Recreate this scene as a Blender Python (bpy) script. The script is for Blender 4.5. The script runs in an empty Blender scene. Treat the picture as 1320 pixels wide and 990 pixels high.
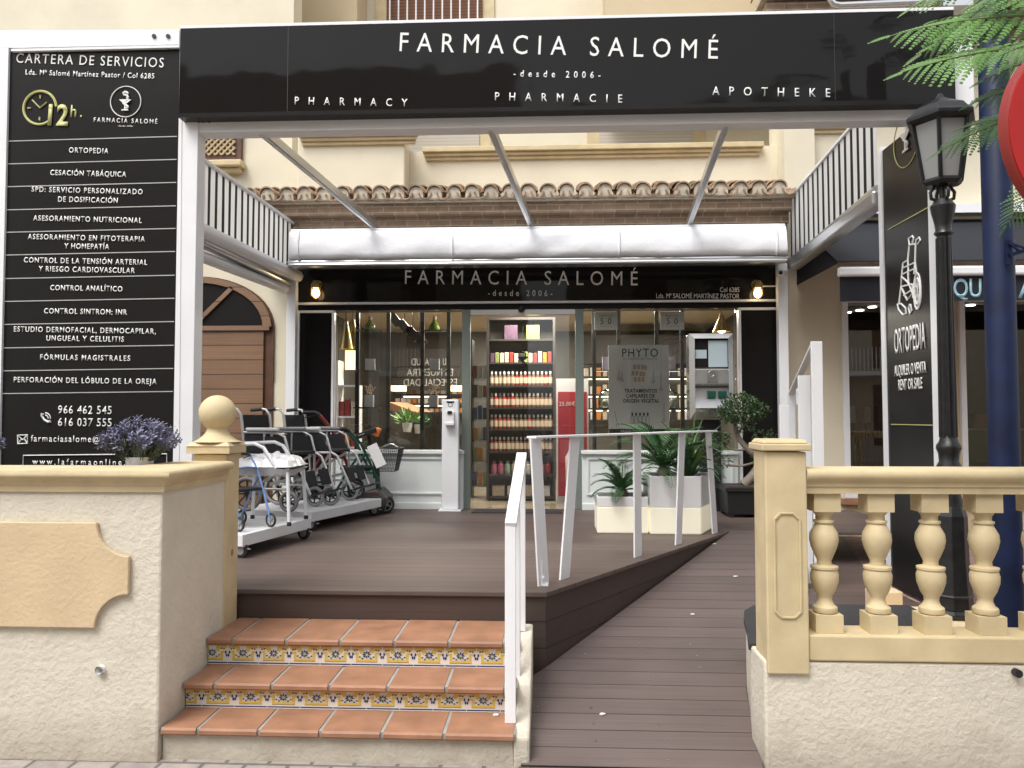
import bpy, bmesh, math, random
from mathutils import Vector as V, Matrix
R = math.radians
random.seed(7)
S = bpy.context.scene
COL = S.collection
# ------------------------------------------------------------------ camera, world, sun, exposure
F, CX, CY, EYE = 1000.0, 660.0, 495.0, 1.6
YAW, PITCH = R(2.7), R(2.5)
cam = bpy.data.cameras.new('camera'); cam.lens = 36 * F / 1320; cam.sensor_width = 36
cam.clip_start = .05; cam.clip_end = 800
co = bpy.data.objects.new('camera', cam); COL.objects.link(co)
co.location = (0, 0, EYE); co.rotation_euler = (math.pi / 2 + PITCH, 0, YAW); S.camera = co
S.render.resolution_x, S.render.resolution_y = 1024, 768
SUN_EL, SUN_AZ = R(58), R(215)            # high, from behind the viewer's left shoulder
w = bpy.data.worlds.new('World'); S.world = w; w.use_nodes = True
nt = w.node_tree; bg = nt.nodes['Background']; sky = nt.nodes.new('ShaderNodeTexSky')
sky.sky_type = 'NISHITA'; sky.sun_disc = False; sky.sun_elevation = SUN_EL; sky.sun_rotation = SUN_AZ
sky.air_density = 1.0; sky.dust_density = 4.0
hs = nt.nodes.new('ShaderNodeHueSaturation'); hs.inputs['Saturation'].default_value = .22
nt.links.new(sky.outputs[0], hs.inputs['Color']); nt.links.new(hs.outputs[0], bg.inputs[0])
bg.inputs[1].default_value = .15
sl = bpy.data.lights.new('sun', 'SUN'); sl.energy = .8; sl.angle = R(25); sl.color = (1, .97, .92)
so = bpy.data.objects.new('sun', sl); COL.objects.link(so)
sd = V((math.sin(SUN_AZ) * math.cos(SUN_EL), math.cos(SUN_AZ) * math.cos(SUN_EL), math.sin(SUN_EL)))
so.rotation_euler = sd.to_track_quat('Z', 'Y').to_euler(); so.location = (0, -4, 14)
S.view_settings.view_transform = 'Standard'; S.view_settings.look = 'None'
S.view_settings.gamma = 1; S.view_settings.use_curve_mapping = False
S.view_settings.exposure = .92
S.cycles.max_bounces = 8; S.cycles.transparent_max_bounces = 16
S.cycles.caustics_reflective = False; S.cycles.caustics_refractive = False
S.cycles.sample_clamp_indirect = 4
try: S.cycles.use_denoising = True
except Exception: pass
# ------------------------------------------------------------------ measuring helpers
def _ray(px, py):
    a, b = (px - CX) / F, (CY - py) / F
    cy, sy, cp, sp = math.cos(YAW), math.sin(YAW), math.cos(PITCH), math.sin(PITCH)
    return V((-sy * cp, cy * cp, sp)) + a * V((cy, sy, 0)) + b * V((sy * sp, -cy * sp, cp))
def Yp(px, py, y): d = _ray(px, py); return d * (y / d.y) + V((0, 0, EYE))
def Xp(px, py, x): d = _ray(px, py); return d * (x / d.x) + V((0, 0, EYE))
def Zp(px, py, z): d = _ray(px, py); return d * ((z - EYE) / d.z) + V((0, 0, EYE))
# ------------------------------------------------------------------ materials
def mat(name, col, rough=.6, metal=0, var=0, vscale=6, bump=0, bscale=80, bdist=.004, spec=.5, emit=None, es=0, coat=0, stain=0, dirt=0):
    m = bpy.data.materials.new(name); m.use_nodes = True
    n, l = m.node_tree.nodes, m.node_tree.links; b = n['Principled BSDF']
    b.inputs['Base Color'].default_value = (*col, 1); b.inputs['Roughness'].default_value = rough
    b.inputs['Metallic'].default_value = metal; b.inputs['Specular IOR Level'].default_value = spec
    b.inputs['Coat Weight'].default_value = coat
    if emit: b.inputs['Emission Color'].default_value = (*emit, 1); b.inputs['Emission Strength'].default_value = es
    g = n.new('ShaderNodeNewGeometry')
    if var:
        t = n.new('ShaderNodeTexNoise'); t.inputs['Scale'].default_value = vscale; t.inputs['Detail'].default_value = 5
        l.new(g.outputs['Position'], t.inputs['Vector'])
        mr = n.new('ShaderNodeMapRange'); mr.inputs[1].default_value = .3; mr.inputs[2].default_value = .7
        mr.inputs[3].default_value = 1 - var; mr.inputs[4].default_value = 1 + var
        l.new(t.outputs[0], mr.inputs[0])
        mx = n.new('ShaderNodeMix'); mx.data_type = 'RGBA'; mx.blend_type = 'MULTIPLY'; mx.inputs[0].default_value = 1
        mx.inputs[6].default_value = (*col, 1); l.new(mr.outputs[0], mx.inputs[7])
        out = mx.outputs[2]
        if stain:
            t2 = n.new('ShaderNodeTexNoise'); t2.inputs['Scale'].default_value = 2.2; t2.inputs['Detail'].default_value = 8
            t2.inputs['Roughness'].default_value = .7
            l.new(g.outputs['Position'], t2.inputs['Vector'])
            r2 = n.new('ShaderNodeMapRange'); r2.inputs[1].default_value = .55; r2.inputs[2].default_value = .75
            r2.inputs[3].default_value = 0; r2.inputs[4].default_value = stain; l.new(t2.outputs[0], r2.inputs[0])
            m2 = n.new('ShaderNodeMix'); m2.data_type = 'RGBA'; l.new(r2.outputs[0], m2.inputs[0])
            l.new(out, m2.inputs[6]); m2.inputs[7].default_value = (col[0] * .5, col[1] * .48, col[2] * .44, 1); out = m2.outputs[2]
        if dirt:                                  # rain splash and drips along the foot of the wall
            sx = n.new('ShaderNodeSeparateXYZ'); l.new(g.outputs['Position'], sx.inputs[0])
            t4 = n.new('ShaderNodeTexNoise'); t4.inputs['Scale'].default_value = 5; t4.inputs['Detail'].default_value = 7; l.new(g.outputs['Position'], t4.inputs['Vector'])
            ad = n.new('ShaderNodeMath'); ad.operation = 'MULTIPLY_ADD'; ad.inputs[1].default_value = -.55; l.new(t4.outputs[0], ad.inputs[0]); l.new(sx.outputs[2], ad.inputs[2])
            r4 = n.new('ShaderNodeMapRange'); r4.inputs[1].default_value = -.02; r4.inputs[2].default_value = -.32; r4.inputs[3].default_value = 0; r4.inputs[4].default_value = dirt; l.new(ad.outputs[0], r4.inputs[0])
            m4 = n.new('ShaderNodeMix'); m4.data_type = 'RGBA'; l.new(r4.outputs[0], m4.inputs[0]); l.new(out, m4.inputs[6]); m4.inputs[7].default_value = (.24, .19, .14, 1); out = m4.outputs[2]
        l.new(out, b.inputs['Base Color'])
        rr = n.new('ShaderNodeMapRange'); rr.inputs[3].default_value = max(.02, rough - .1); rr.inputs[4].default_value = min(1, rough + .1)
        l.new(t.outputs[0], rr.inputs[0]); l.new(rr.outputs[0], b.inputs['Roughness'])
    if bump:
        t = n.new('ShaderNodeTexNoise'); t.inputs['Scale'].default_value = bscale; t.inputs['Detail'].default_value = 6
        t.inputs['Roughness'].default_value = .6
        l.new(g.outputs['Position'], t.inputs['Vector'])
        bp = n.new('ShaderNodeBump'); bp.inputs['Strength'].default_value = bump; bp.inputs['Distance'].default_value = bdist
        l.new(t.outputs[0], bp.inputs['Height']); l.new(bp.outputs[0], b.inputs['Normal'])
    return m
def planks(name, col, axis, pitch, off=0, gap=.035, streak=True, rough=.55):
    m = mat(name, col, rough); n, l = m.node_tree.nodes, m.node_tree.links; b = n['Principled BSDF']
    g = n.new('ShaderNodeNewGeometry'); sx = n.new('ShaderNodeSeparateXYZ'); l.new(g.outputs['Position'], sx.inputs[0])
    def M(op, a, v):
        q = n.new('ShaderNodeMath'); q.operation = op
        if hasattr(a, 'links'): l.new(a, q.inputs[0])
        else: q.inputs[0].default_value = a
        if hasattr(v, 'links'): l.new(v, q.inputs[1])
        else: q.inputs[1].default_value = v
        return q.outputs[0]
    s = M('DIVIDE', M('ADD', sx.outputs[axis], 20 + off), pitch)
    fr = M('FRACT', s, 0); fl = M('FLOOR', s, 0)
    seam = M('LESS_THAN', fr, gap)
    wn = n.new('ShaderNodeTexWhiteNoise'); wn.noise_dimensions = '1D'; l.new(fl, wn.inputs['W'])
    t = n.new('ShaderNodeTexNoise'); t.inputs['Scale'].default_value = 1; t.inputs['Detail'].default_value = 6
    mp = n.new('ShaderNodeVectorMath'); mp.operation = 'MULTIPLY'
    mp.inputs[1].default_value = [(1.2, 60, 60), (60, 1.2, 60), (1.2, 60, 60)][(axis + 2) % 3 if axis != 2 else 2]
    if axis == 1: mp.inputs[1].default_value = (1.2, 70, 70)
    if axis == 0: mp.inputs[1].default_value = (70, 1.2, 70)
    l.new(g.outputs['Position'], mp.inputs[0]); l.new(mp.outputs[0], t.inputs['Vector'])
    t3 = n.new('ShaderNodeTexNoise'); t3.inputs['Scale'].default_value = 1.6; t3.inputs['Detail'].default_value = 4
    l.new(g.outputs['Position'], t3.inputs['Vector'])
    v = M('ADD', M('ADD', M('MULTIPLY', wn.outputs['Value'], .22), M('MULTIPLY', t.outputs[0], .5)), M('MULTIPLY', t3.outputs[0], .6))
    v = M('MULTIPLY', M('ADD', v, .32), M('SUBTRACT', 1, M('MULTIPLY', seam, .88)))
    mx = n.new('ShaderNodeMix'); mx.data_type = 'RGBA'; mx.blend_type = 'MULTIPLY'; mx.inputs[0].default_value = 1
    mx.inputs[6].default_value = (*col, 1); l.new(v, mx.inputs[7]); l.new(mx.outputs[2], b.inputs['Base Color'])
    h = M('SUBTRACT', M('MULTIPLY', t.outputs[0], .25), seam)
    bp = n.new('ShaderNodeBump'); bp.inputs['Strength'].default_value = .5; bp.inputs['Distance'].default_value = .004
    l.new(h, bp.inputs['Height']); l.new(bp.outputs[0], b.inputs['Normal'])
    return m
def bricks(name, c1, c2, cm, sx, sy, axes=(0, 2), mortar=.02, bump=.5, rough=.85, offset=.5):
    m = mat(name, c1, rough); n, l = m.node_tree.nodes, m.node_tree.links; b = n['Principled BSDF']
    g = n.new('ShaderNodeNewGeometry'); s = n.new('ShaderNodeSeparateXYZ'); c = n.new('ShaderNodeCombineXYZ')
    l.new(g.outputs['Position'], s.inputs[0]); l.new(s.outputs[axes[0]], c.inputs[0]); l.new(s.outputs[axes[1]], c.inputs[1])
    t = n.new('ShaderNodeTexBrick'); t.inputs['Scale'].default_value = 1; t.inputs['Color1'].default_value = (*c1, 1)
    t.inputs['Color2'].default_value = (*c2, 1); t.inputs['Mortar'].default_value = (*cm, 1)
    t.inputs['Mortar Size'].default_value = mortar; t.inputs['Brick Width'].default_value = sx; t.inputs['Row Height'].default_value = sy
    t.offset = offset; l.new(c.outputs[0], t.inputs['Vector'])
    nz = n.new('ShaderNodeTexNoise'); nz.inputs['Scale'].default_value = 14; nz.inputs['Detail'].default_value = 6
    l.new(g.outputs['Position'], nz.inputs['Vector'])
    mr = n.new('ShaderNodeMapRange'); mr.inputs[3].default_value = .6; mr.inputs[4].default_value = 1.4; l.new(nz.outputs[0], mr.inputs[0])
    mx = n.new('ShaderNodeMix'); mx.data_type = 'RGBA'; mx.blend_type = 'MULTIPLY'; mx.inputs[0].default_value = 1
    l.new(t.outputs[0], mx.inputs[6]); l.new(mr.outputs[0], mx.inputs[7]); l.new(mx.outputs[2], b.inputs['Base Color'])
    bp = n.new('ShaderNodeBump'); bp.inputs['Strength'].default_value = bump; bp.inputs['Distance'].default_value = -.006
    l.new(t.outputs[1], bp.inputs['Height']); l.new(bp.outputs[0], b.inputs['Normal'])
    return m
def stripes(name, c1, c2, axis, pitch, duty=.5, thin=False):
    m = mat(name, c1, .8); n, l = m.node_tree.nodes, m.node_tree.links; b = n['Principled BSDF']
    g = n.new('ShaderNodeNewGeometry'); s = n.new('ShaderNodeSeparateXYZ'); l.new(g.outputs['Position'], s.inputs[0])
    a = n.new('ShaderNodeMath'); a.operation = 'MULTIPLY_ADD'; a.inputs[1].default_value = 1 / pitch; a.inputs[2].default_value = 50; l.new(s.outputs[axis], a.inputs[0])
    f = n.new('ShaderNodeMath'); f.operation = 'FRACT'; l.new(a.outputs[0], f.inputs[0])
    k = n.new('ShaderNodeMath'); k.operation = 'LESS_THAN'; k.inputs[1].default_value = duty; l.new(f.outputs[0], k.inputs[0])
    mx = n.new('ShaderNodeMix'); mx.data_type = 'RGBA'; mx.inputs[6].default_value = (*c1, 1); mx.inputs[7].default_value = (*c2, 1)
    l.new(k.outputs[0], mx.inputs[0]); l.new(mx.outputs[2], b.inputs['Base Color'])
    if thin:
        tl = n.new('ShaderNodeBsdfTranslucent'); l.new(mx.outputs[2], tl.inputs[0]); ms = n.new('ShaderNodeMixShader'); ms.inputs[0].default_value = .5
        l.new(b.outputs[0], ms.inputs[1]); l.new(tl.outputs[0], ms.inputs[2]); l.new(ms.outputs[0], n['Material Output'].inputs[0])
    return m
def glassmat(name, tint=(.975, .985, .98), f0=.01):
    m = bpy.data.materials.new(name); m.use_nodes = True; n, l = m.node_tree.nodes, m.node_tree.links
    n.remove(n['Principled BSDF']); o = n['Material Output']
    tr = n.new('ShaderNodeBsdfTransparent'); tr.inputs[0].default_value = (*tint, 1)
    gl = n.new('ShaderNodeBsdfGlossy'); gl.inputs['Roughness'].default_value = .0
    fr = n.new('ShaderNodeFresnel'); fr.inputs[0].default_value = 1.5
    a = n.new('ShaderNodeMath'); a.operation = 'ADD'; a.inputs[1].default_value = f0; a.use_clamp = True; l.new(fr.outputs[0], a.inputs[0])
    mx = n.new('ShaderNodeMixShader'); l.new(a.outputs[0], mx.inputs[0]); l.new(tr.outputs[0], mx.inputs[1]); l.new(gl.outputs[0], mx.inputs[2])
    l.new(mx.outputs[0], o.inputs[0]); return m
def leafmat(name, col, var=.35):
    m = mat(name, col, .5, var=var, vscale=25); return m
def glossblack(name, col=(.012, .011, .011), rough=.04):
    m = mat(name, col, rough, spec=.17); n, l = m.node_tree.nodes, m.node_tree.links
    g = n.new('ShaderNodeNewGeometry'); t = n.new('ShaderNodeTexNoise'); t.inputs['Scale'].default_value = 1.5; t.inputs['Detail'].default_value = 2
    l.new(g.outputs['Position'], t.inputs['Vector']); bp = n.new('ShaderNodeBump'); bp.inputs['Strength'].default_value = .12; bp.inputs['Distance'].default_value = .05
    l.new(t.outputs[0], bp.inputs['Height']); l.new(bp.outputs[0], n['Principled BSDF'].inputs['Normal']); return m
K = {}
K['stucco'] = mat('rough cream stucco', (.67, .62, .515), .9, var=.05, vscale=5, bump=.65, bscale=32, bdist=.013, stain=.12, dirt=.55)
K['facade'] = mat('cream facade render', (.72, .66, .515), .9, var=.07, vscale=1.5, bump=.3, bscale=30, bdist=.006, stain=.12)
K['facade2'] = mat('buff facade render', (.60, .49, .33), .9, var=.06, vscale=1.5, bump=.25, bscale=30, bdist=.006)
K['trim'] = mat('ochre painted trim', (.60, .49, .295), .65, var=.10, vscale=7, bump=.35, bscale=34, bdist=.004, stain=.20)
K['panel'] = mat('ochre rendered panel', (.63, .49, .31), .85, var=.07, vscale=4, bump=.6, bscale=42, bdist=.007)
K['ramp'] = planks('greyed ramp decking', (.128, .098, .090), 1, .145, off=.035)
K['deck'] = planks('brown composite decking', (.112, .080, .068), 1, .145, off=.035)
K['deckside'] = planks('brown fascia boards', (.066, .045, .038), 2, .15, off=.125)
K['terra'] = mat('terracotta', (.33, .165, .095), .6, var=.2, vscale=7, bump=.2, bscale=60, bdist=.002, stain=.25)
K['grout'] = mat('grey grout', (.33, .315, .29), .9, var=.15)
K['glaze'] = mat('white glazed tile', (.72, .71, .66), .18)
K['gly'] = mat('yellow tile glaze', (.66, .47, .10), .2)
K['gld'] = mat('brown tile glaze', (.28, .17, .05), .2)
K['gln'] = mat('navy tile glaze', (.02, .025, .12), .2)
K['glg'] = mat('green tile glaze', (.03, .07, .05), .2)
K['white'] = mat('white painted metal', (.80, .81, .83), .35, var=.03, vscale=3)
K['whitep'] = mat('white plastic', (.78, .78, .78), .4)
K['whitecloth'] = mat('white vinyl cloth', (.78, .79, .82), .85, spec=.2, var=.05, vscale=3, bump=.35, bscale=9, bdist=.02)
K['alu'] = mat('brushed aluminium', (.62, .63, .64), .3, metal=.9)
K['steel'] = mat('stainless steel', (.55, .55, .54), .28, metal=1, var=.05)
K['chrome'] = mat('silver tube', (.52, .52, .53), .38, metal=.6)
K['gloss'] = glossblack('black gloss panel')
K['gloss2'] = glossblack('black satin panel', (.017, .016, .016), .26)
K['black'] = mat('black plastic', (.015, .015, .016), .45)
K['blackiron'] = mat('black cast iron', (.012, .012, .013), .38, var=.3, vscale=20, bump=.2, bscale=50)
K['fabric'] = mat('black nylon fabric', (.018, .018, .02), .8, bump=.3, bscale=150)
K['rubber'] = mat('grey rubber', (.28, .28, .28), .7)
K['rubberk'] = mat('black rubber', (.02, .02, .02), .7)
K['letter'] = mat('white lettering', (.82, .82, .80), .5)
K['letterg'] = mat('silver lettering', (.75, .73, .70), .45)
K['olive'] = mat('olive lettering', (.50, .50, .20), .5)
K['line'] = mat('grey rule', (.5, .5, .49), .5)
K['glass'] = glassmat('clear shop glass')
K['glassdark'] = glassmat('dim window glass', (.75, .75, .72), .08)
K['shelfglass'] = glassmat('shelf glass', (.8, .9, .86), .1)
K['frosted'] = mat('frosted lantern glass', (.26, .26, .255), .25)
K['doorframe'] = mat('grey green aluminium', (.22, .26, .24), .4, metal=.3)
K['wood'] = planks('varnished brown wood', (.21, .12, .068), 2, .17, gap=.05)
K['woodd'] = mat('dark brown wood', (.10, .045, .025), .5, var=.2, vscale=10)
K['lattice'] = mat('pale lattice', (.45, .34, .19), .7)
K['shutter'] = stripes('beige roller shutter', (.52, .47, .40), (.40, .36, .31), 2, .045, .2)
K['shutterb'] = stripes('brown roller shutter', (.17, .075, .04), (.09, .04, .02), 2, .045, .25)
K['rooftile'] = mat('weathered clay roof tile', (.38, .27, .18), .9, var=.5, vscale=9, bump=.5, bscale=60, stain=.5)
K['mortar'] = mat('pale roof mortar', (.50, .44, .35), .95, var=.25, vscale=18, bump=.6)
K['brick'] = bricks('brown eaves brick', (.34, .24, .165), (.24, .165, .11), (.42, .34, .26), .24, .062, mortar=.006)
K['stripe'] = stripes('black and white awning stripe', (.88, .88, .87), (.03, .03, .03), 1, .14, .37, True)
K['navycloth'] = mat('dark navy awning cloth', (.010, .012, .019), .85, bump=.2, bscale=200)
K['blue'] = mat('blue gloss paint', (.005, .012, .045), .5, var=.3, vscale=8, spec=.3)
K['red'] = mat('red sign paint', (.47, .014, .010), .5, spec=.3, var=.08, vscale=8)
K['redd'] = mat('dark red edge', (.25, .02, .015), .5)
K['cobble'] = bricks('street paving', (.36, .32, .29), (.28, .25, .23), (.15, .13, .12), .2, .1, (0, 1), .01)
K['terrace'] = bricks('red terrace paving', (.30, .17, .14), (.24, .14, .12), (.30, .25, .22), .2, .1, (0, 1), .008)
K['floor'] = mat('polished beige floor tile', (.38, .31, .22), .12, var=.1, vscale=2)
K['interior'] = mat('grey interior wall', (.085, .08, .07), .7, var=.15)
K['inceil'] = mat('warm ceiling', (.50, .42, .30), .8)
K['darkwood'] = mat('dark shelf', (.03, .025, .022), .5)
K['base'] = mat('pale grey panelling', (.74, .78, .77), .4)
K['soil'] = mat('soil', (.06, .04, .03), .95, var=.3, bump=1)
K['greycap'] = mat('charcoal coping', (.035, .034, .037), .6, var=.15)
K['lit'] = mat('lit translucent plastic', (.75, .73, .62), .4, emit=(1, .88, .62), es=.16)
K['warm'] = mat('warm lamp', (.9, .8, .6), .4, emit=(1, .72, .38), es=7)
K['warmsoft'] = mat('warm lampshade and panel glow', (.9, .7, .4), .5, emit=(1, .62, .28), es=1.6)
K['striplit'] = mat('lit shelf strip', (.9, .85, .7), .4, emit=(1, .88, .66), es=2.4)
K['coollit'] = mat('downlight', (.9, .9, .9), .4, emit=(1, .95, .85), es=8)
K['gold'] = mat('brass', (.45, .33, .14), .35, metal=.8)
# ------------------------------------------------------------------ mesh builder
class MB:
    def __init__(s): s.v, s.f, s.k, s.mi = [], [], [], 0
    def add(s, vs, fs):
        o = len(s.v); s.v += [tuple(p) for p in vs]
        for f in fs: s.f.append([o + i for i in f]); s.k.append(s.mi)
        return s
    def box(s, x0, x1, y0, y1, z0, z1):
        return s.add([(x, y, z) for z in (z0, z1) for x, y in ((x0, y0), (x1, y0), (x1, y1), (x0, y1))],
                     [(3, 2, 1, 0), (4, 5, 6, 7), (0, 1, 5, 4), (1, 2, 6, 5), (2, 3, 7, 6), (3, 0, 4, 7)])
    def prism(s, pts, vec):
        pts = [V(p) for p in pts]; vec = V(vec); n = len(pts)
        nr = sum(((pts[i] - pts[0]).cross(pts[i + 1] - pts[0]) for i in range(1, n - 1)), V((0, 0, 0)))
        if nr.dot(vec) > 0: pts = pts[::-1]
        return s.add(pts + [p + vec for p in pts], [tuple(range(n)), tuple(range(2 * n - 1, n - 1, -1))] +
                     [(i, n + i, n + (i + 1) % n, (i + 1) % n)[::-1][::-1] if 0 else ((i + 1) % n, i, n + i, n + (i + 1) % n) for i in range(n)])
    def bar(s, p, q, w, h, up=(0, 0, 1)):
        p, q = V(p), V(q); d = (q - p).normalized(); u = V(up)
        if abs(d.dot(u)) > .98: u = V((0, 1, 0))
        r = d.cross(u).normalized() * w / 2; u = r.cross(d).normalized() * h / 2
        return s.prism([p + r + u, p - r + u, p - r - u, p + r - u], q - p)
    def tube(s, pts, r, n=8, cap=True):
        pts = [V(p) for p in pts]; m = len(pts); rs = r if isinstance(r, (list, tuple)) else [r] * m
        vs, u = [], None
        for i, p in enumerate(pts):
            d = (pts[min(i + 1, m - 1)] - pts[max(i - 1, 0)])
            if d.length < 1e-9: d = V((0, 0, 1))
            d.normalize()
            if u is None: u = d.orthogonal().normalized()
            else:
                u = u - d * u.dot(d); u = u.normalized() if u.length > 1e-6 else d.orthogonal().normalized()
            t = d.cross(u)
            vs += [p + rs[i] * (math.cos(a) * u + math.sin(a) * t) for a in (2 * math.pi * k / n for k in range(n))]
        fs = [(i * n + k, i * n + (k + 1) % n, (i + 1) * n + (k + 1) % n, (i + 1) * n + k) for i in range(m - 1) for k in range(n)]
        if cap: fs += [tuple(range(n - 1, -1, -1)), tuple(range((m - 1) * n, m * n))]
        return s.add(vs, fs)
    def lathe(s, prof, c, n=24, axis=(0, 0, 1), cap=True, rot=0):
        ax = V(axis).normalized(); u = V((1, 0, 0)) if abs(ax.x) < .9 else V((0, 1, 0)); u = (u - ax * u.dot(ax)).normalized(); t = ax.cross(u); c = V(c)
        vs = [c + ax * z + r * (math.cos(a) * u + math.sin(a) * t) for r, z in prof for a in (2 * math.pi * k / n + rot for k in range(n))]
        m = len(prof)
        fs = [(i * n + k, i * n + (k + 1) % n, (i + 1) * n + (k + 1) % n, (i + 1) * n + k) for i in range(m - 1) for k in range(n)]
        if cap: fs += [tuple(range(n - 1, -1, -1)), tuple(range((m - 1) * n, m * n))]
        return s.add(vs, fs)
    def ball(s, c, r, n=16, sq=(1, 1, 1)):
        c = V(c); m = n // 2
        vs = [c + V((r * sq[0] * math.sin(math.pi * i / m) * math.cos(2 * math.pi * k / n), r * sq[1] * math.sin(math.pi * i / m) * math.sin(2 * math.pi * k / n), r * sq[2] * math.cos(math.pi * i / m))) for i in range(1, m) for k in range(n)]
        top, bot = len(vs), len(vs) + 1; vs += [c + V((0, 0, r * sq[2])), c - V((0, 0, r * sq[2]))]
        fs = [((i + 1) * n + k, (i + 1) * n + (k + 1) % n, i * n + (k + 1) % n, i * n + k) for i in range(m - 2) for k in range(n)]
        fs += [(k, (k + 1) % n, top) for k in range(n)] + [((m - 2) * n + (k + 1) % n, (m - 2) * n + k, bot) for k in range(n)]
        return s.add(vs, fs)
    def ring(s, c, R_, r, n=28, k=8, axis=(0, 0, 1)):
        ax = V(axis).normalized(); u = ax.orthogonal().normalized(); t = ax.cross(u); c = V(c)
        vs = []
        for i in range(n):
            a = 2 * math.pi * i / n; d = math.cos(a) * u + math.sin(a) * t
            vs += [c + d * (R_ + r * math.cos(2 * math.pi * j / k)) + ax * r * math.sin(2 * math.pi * j / k) for j in range(k)]
        return s.add(vs, [(i * k + j, ((i + 1) % n) * k + j, ((i + 1) % n) * k + (j + 1) % k, i * k + (j + 1) % k) for i in range(n) for j in range(k)])
    def leaf(s, p, d, n, L, W, bend=0.0):
        p, d, n = V(p), V(d).normalized(), V(n); r = d.cross(n)
        r = (r.normalized() if r.length > 1e-6 else d.orthogonal().normalized()) * W / 2; u = r.cross(d).normalized()
        a = p + d * L * .5 - u * bend * L * .25; b = p + d * L - u * bend * L
        return s.add([p, a + r, b, a - r], [(0, 1, 2, 3)])
WM = {}
def build(name, mb, mats, parent=None, smooth=None, bevel=0, seg=2):
    me = bpy.data.meshes.new(name); me.from_pydata(mb.v, [], mb.f); me.update()
    if not isinstance(mats, (list, tuple)): mats = [mats]
    for m in mats: me.materials.append(K[m] if isinstance(m, str) else m)
    if len(mats) > 1: me.polygons.foreach_set('material_index', mb.k)
    if smooth: me.shade_smooth(); me.set_sharp_from_angle(angle=R(smooth))
    return link(name, me, parent, bevel, seg)
def link(name, me, parent=None, bevel=0, seg=2):
    o = bpy.data.objects.new(name, me); COL.objects.link(o)
    WM[o.name] = Matrix.Identity(4)
    if parent: o.parent = parent; o.matrix_parent_inverse = WM[parent.name].inverted()
    if bevel:
        b = o.modifiers.new('edge', 'BEVEL'); b.width = bevel; b.segments = seg; b.limit_method = 'ANGLE'; b.angle_limit = R(40)
    return o
def tag(o, label=None, cat=None, group=None, kind=None):
    if label: o['label'] = label
    if cat: o['category'] = cat
    if group: o['group'] = group
    if kind: o['kind'] = kind
    return o
def thing(name, loc, label, cat, group=None, rz=0):
    o = bpy.data.objects.new(name, None); COL.objects.link(o); o.empty_display_size = .1
    o.location = loc; o.rotation_euler = (0, 0, rz)
    WM[o.name] = Matrix.Translation(V(loc)) @ Matrix.Rotation(rz, 4, 'Z')
    return tag(o, label, cat, group)
def structure(name, mb, mats, **k): return tag(build(name, mb, mats, **k), kind='structure')
def dup(o, loc=None, rz=None, label=None, parent=None, scale=None):
    c = o.copy(); COL.objects.link(c)
    if parent: c.parent = parent
    if loc is not None: c.location = loc
    if rz is not None: c.rotation_euler = (0, 0, rz)
    if scale: c.scale = scale
    if label: c['label'] = label
    for ch in list(o.children): dup(ch, parent=c)
    return c
# ------------------------------------------------------------------ lettering
_fc = bpy.data.curves.new('letters', 'FONT')
def text(body, pL, pR, cap, parent, m='letter', up=(0, 0, 1), bold=.0, depth=.0015, cond=.84, name='lettering', stand=.002):
    pL, pR = V(pL), V(pR); d = pR - pL; W = d.length; d.normalize(); u = V(up); u = (u - d * u.dot(d)).normalized(); n = d.cross(u)
    _fc.body = body; _fc.size = 1; _fc.extrude = .0; _fc.offset = bold; _fc.resolution_u = 3
    sz = cap / .682
    def mk(sp):
        _fc.space_character = sp
        o = bpy.data.objects.new('tmp', _fc); me = bpy.data.meshes.new_from_object(o); bpy.data.objects.remove(o)
        xs = [v.co.x for v in me.vertices]; return me, min(xs), max(xs)
    if len(body) > 1:
        m1, a, b = mk(1); w1 = (b - a) * sz; bpy.data.meshes.remove(m1)
        m2, a, b = mk(2); w2 = (b - a) * sz; bpy.data.meshes.remove(m2)
        sp = 1 + (W - w1 * cond) / max(1e-6, (w2 - w1) * cond)
        sp = max(1.0, sp)
    else: sp = 1
    me, a, b = mk(sp); kx = W / (b - a) if len(body) > 1 else sz
    o3 = V((pL.x, pL.y, pL.z))
    bm = bmesh.new(); bm.from_mesh(me); bpy.data.meshes.remove(me)
    ex = bmesh.ops.extrude_face_region(bm, geom=bm.faces[:])
    top = {v for v in ex['geom'] if isinstance(v, bmesh.types.BMVert)}
    off0 = V((0, 0, 0))
    for v in bm.verts:
        x, y = (v.co.x - a) * kx, v.co.y * sz
        v.co = o3 + d * x + u * y + n * (stand + (depth if v in top else 0))
    bmesh.ops.recalc_face_normals(bm, faces=bm.faces[:])
    me = bpy.data.meshes.new(name); bm.to_mesh(me); bm.free(); me.materials.append(K[m] if isinstance(m, str) else m)
    return link(name, me, parent)
def ptext(body, x0, x1, y, cap, Yd, parent, slope=0, **k):
    """text whose baseline runs from photo column x0 to x1 at row y (at the middle), on the wall plane Yd"""
    c = (x0 + x1) / 2
    return text(body, Yp(x0, y + slope * (c - x0), Yd), Yp(x1, y - slope * (x1 - c), Yd), cap * Yd / F, parent, **k)
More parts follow.
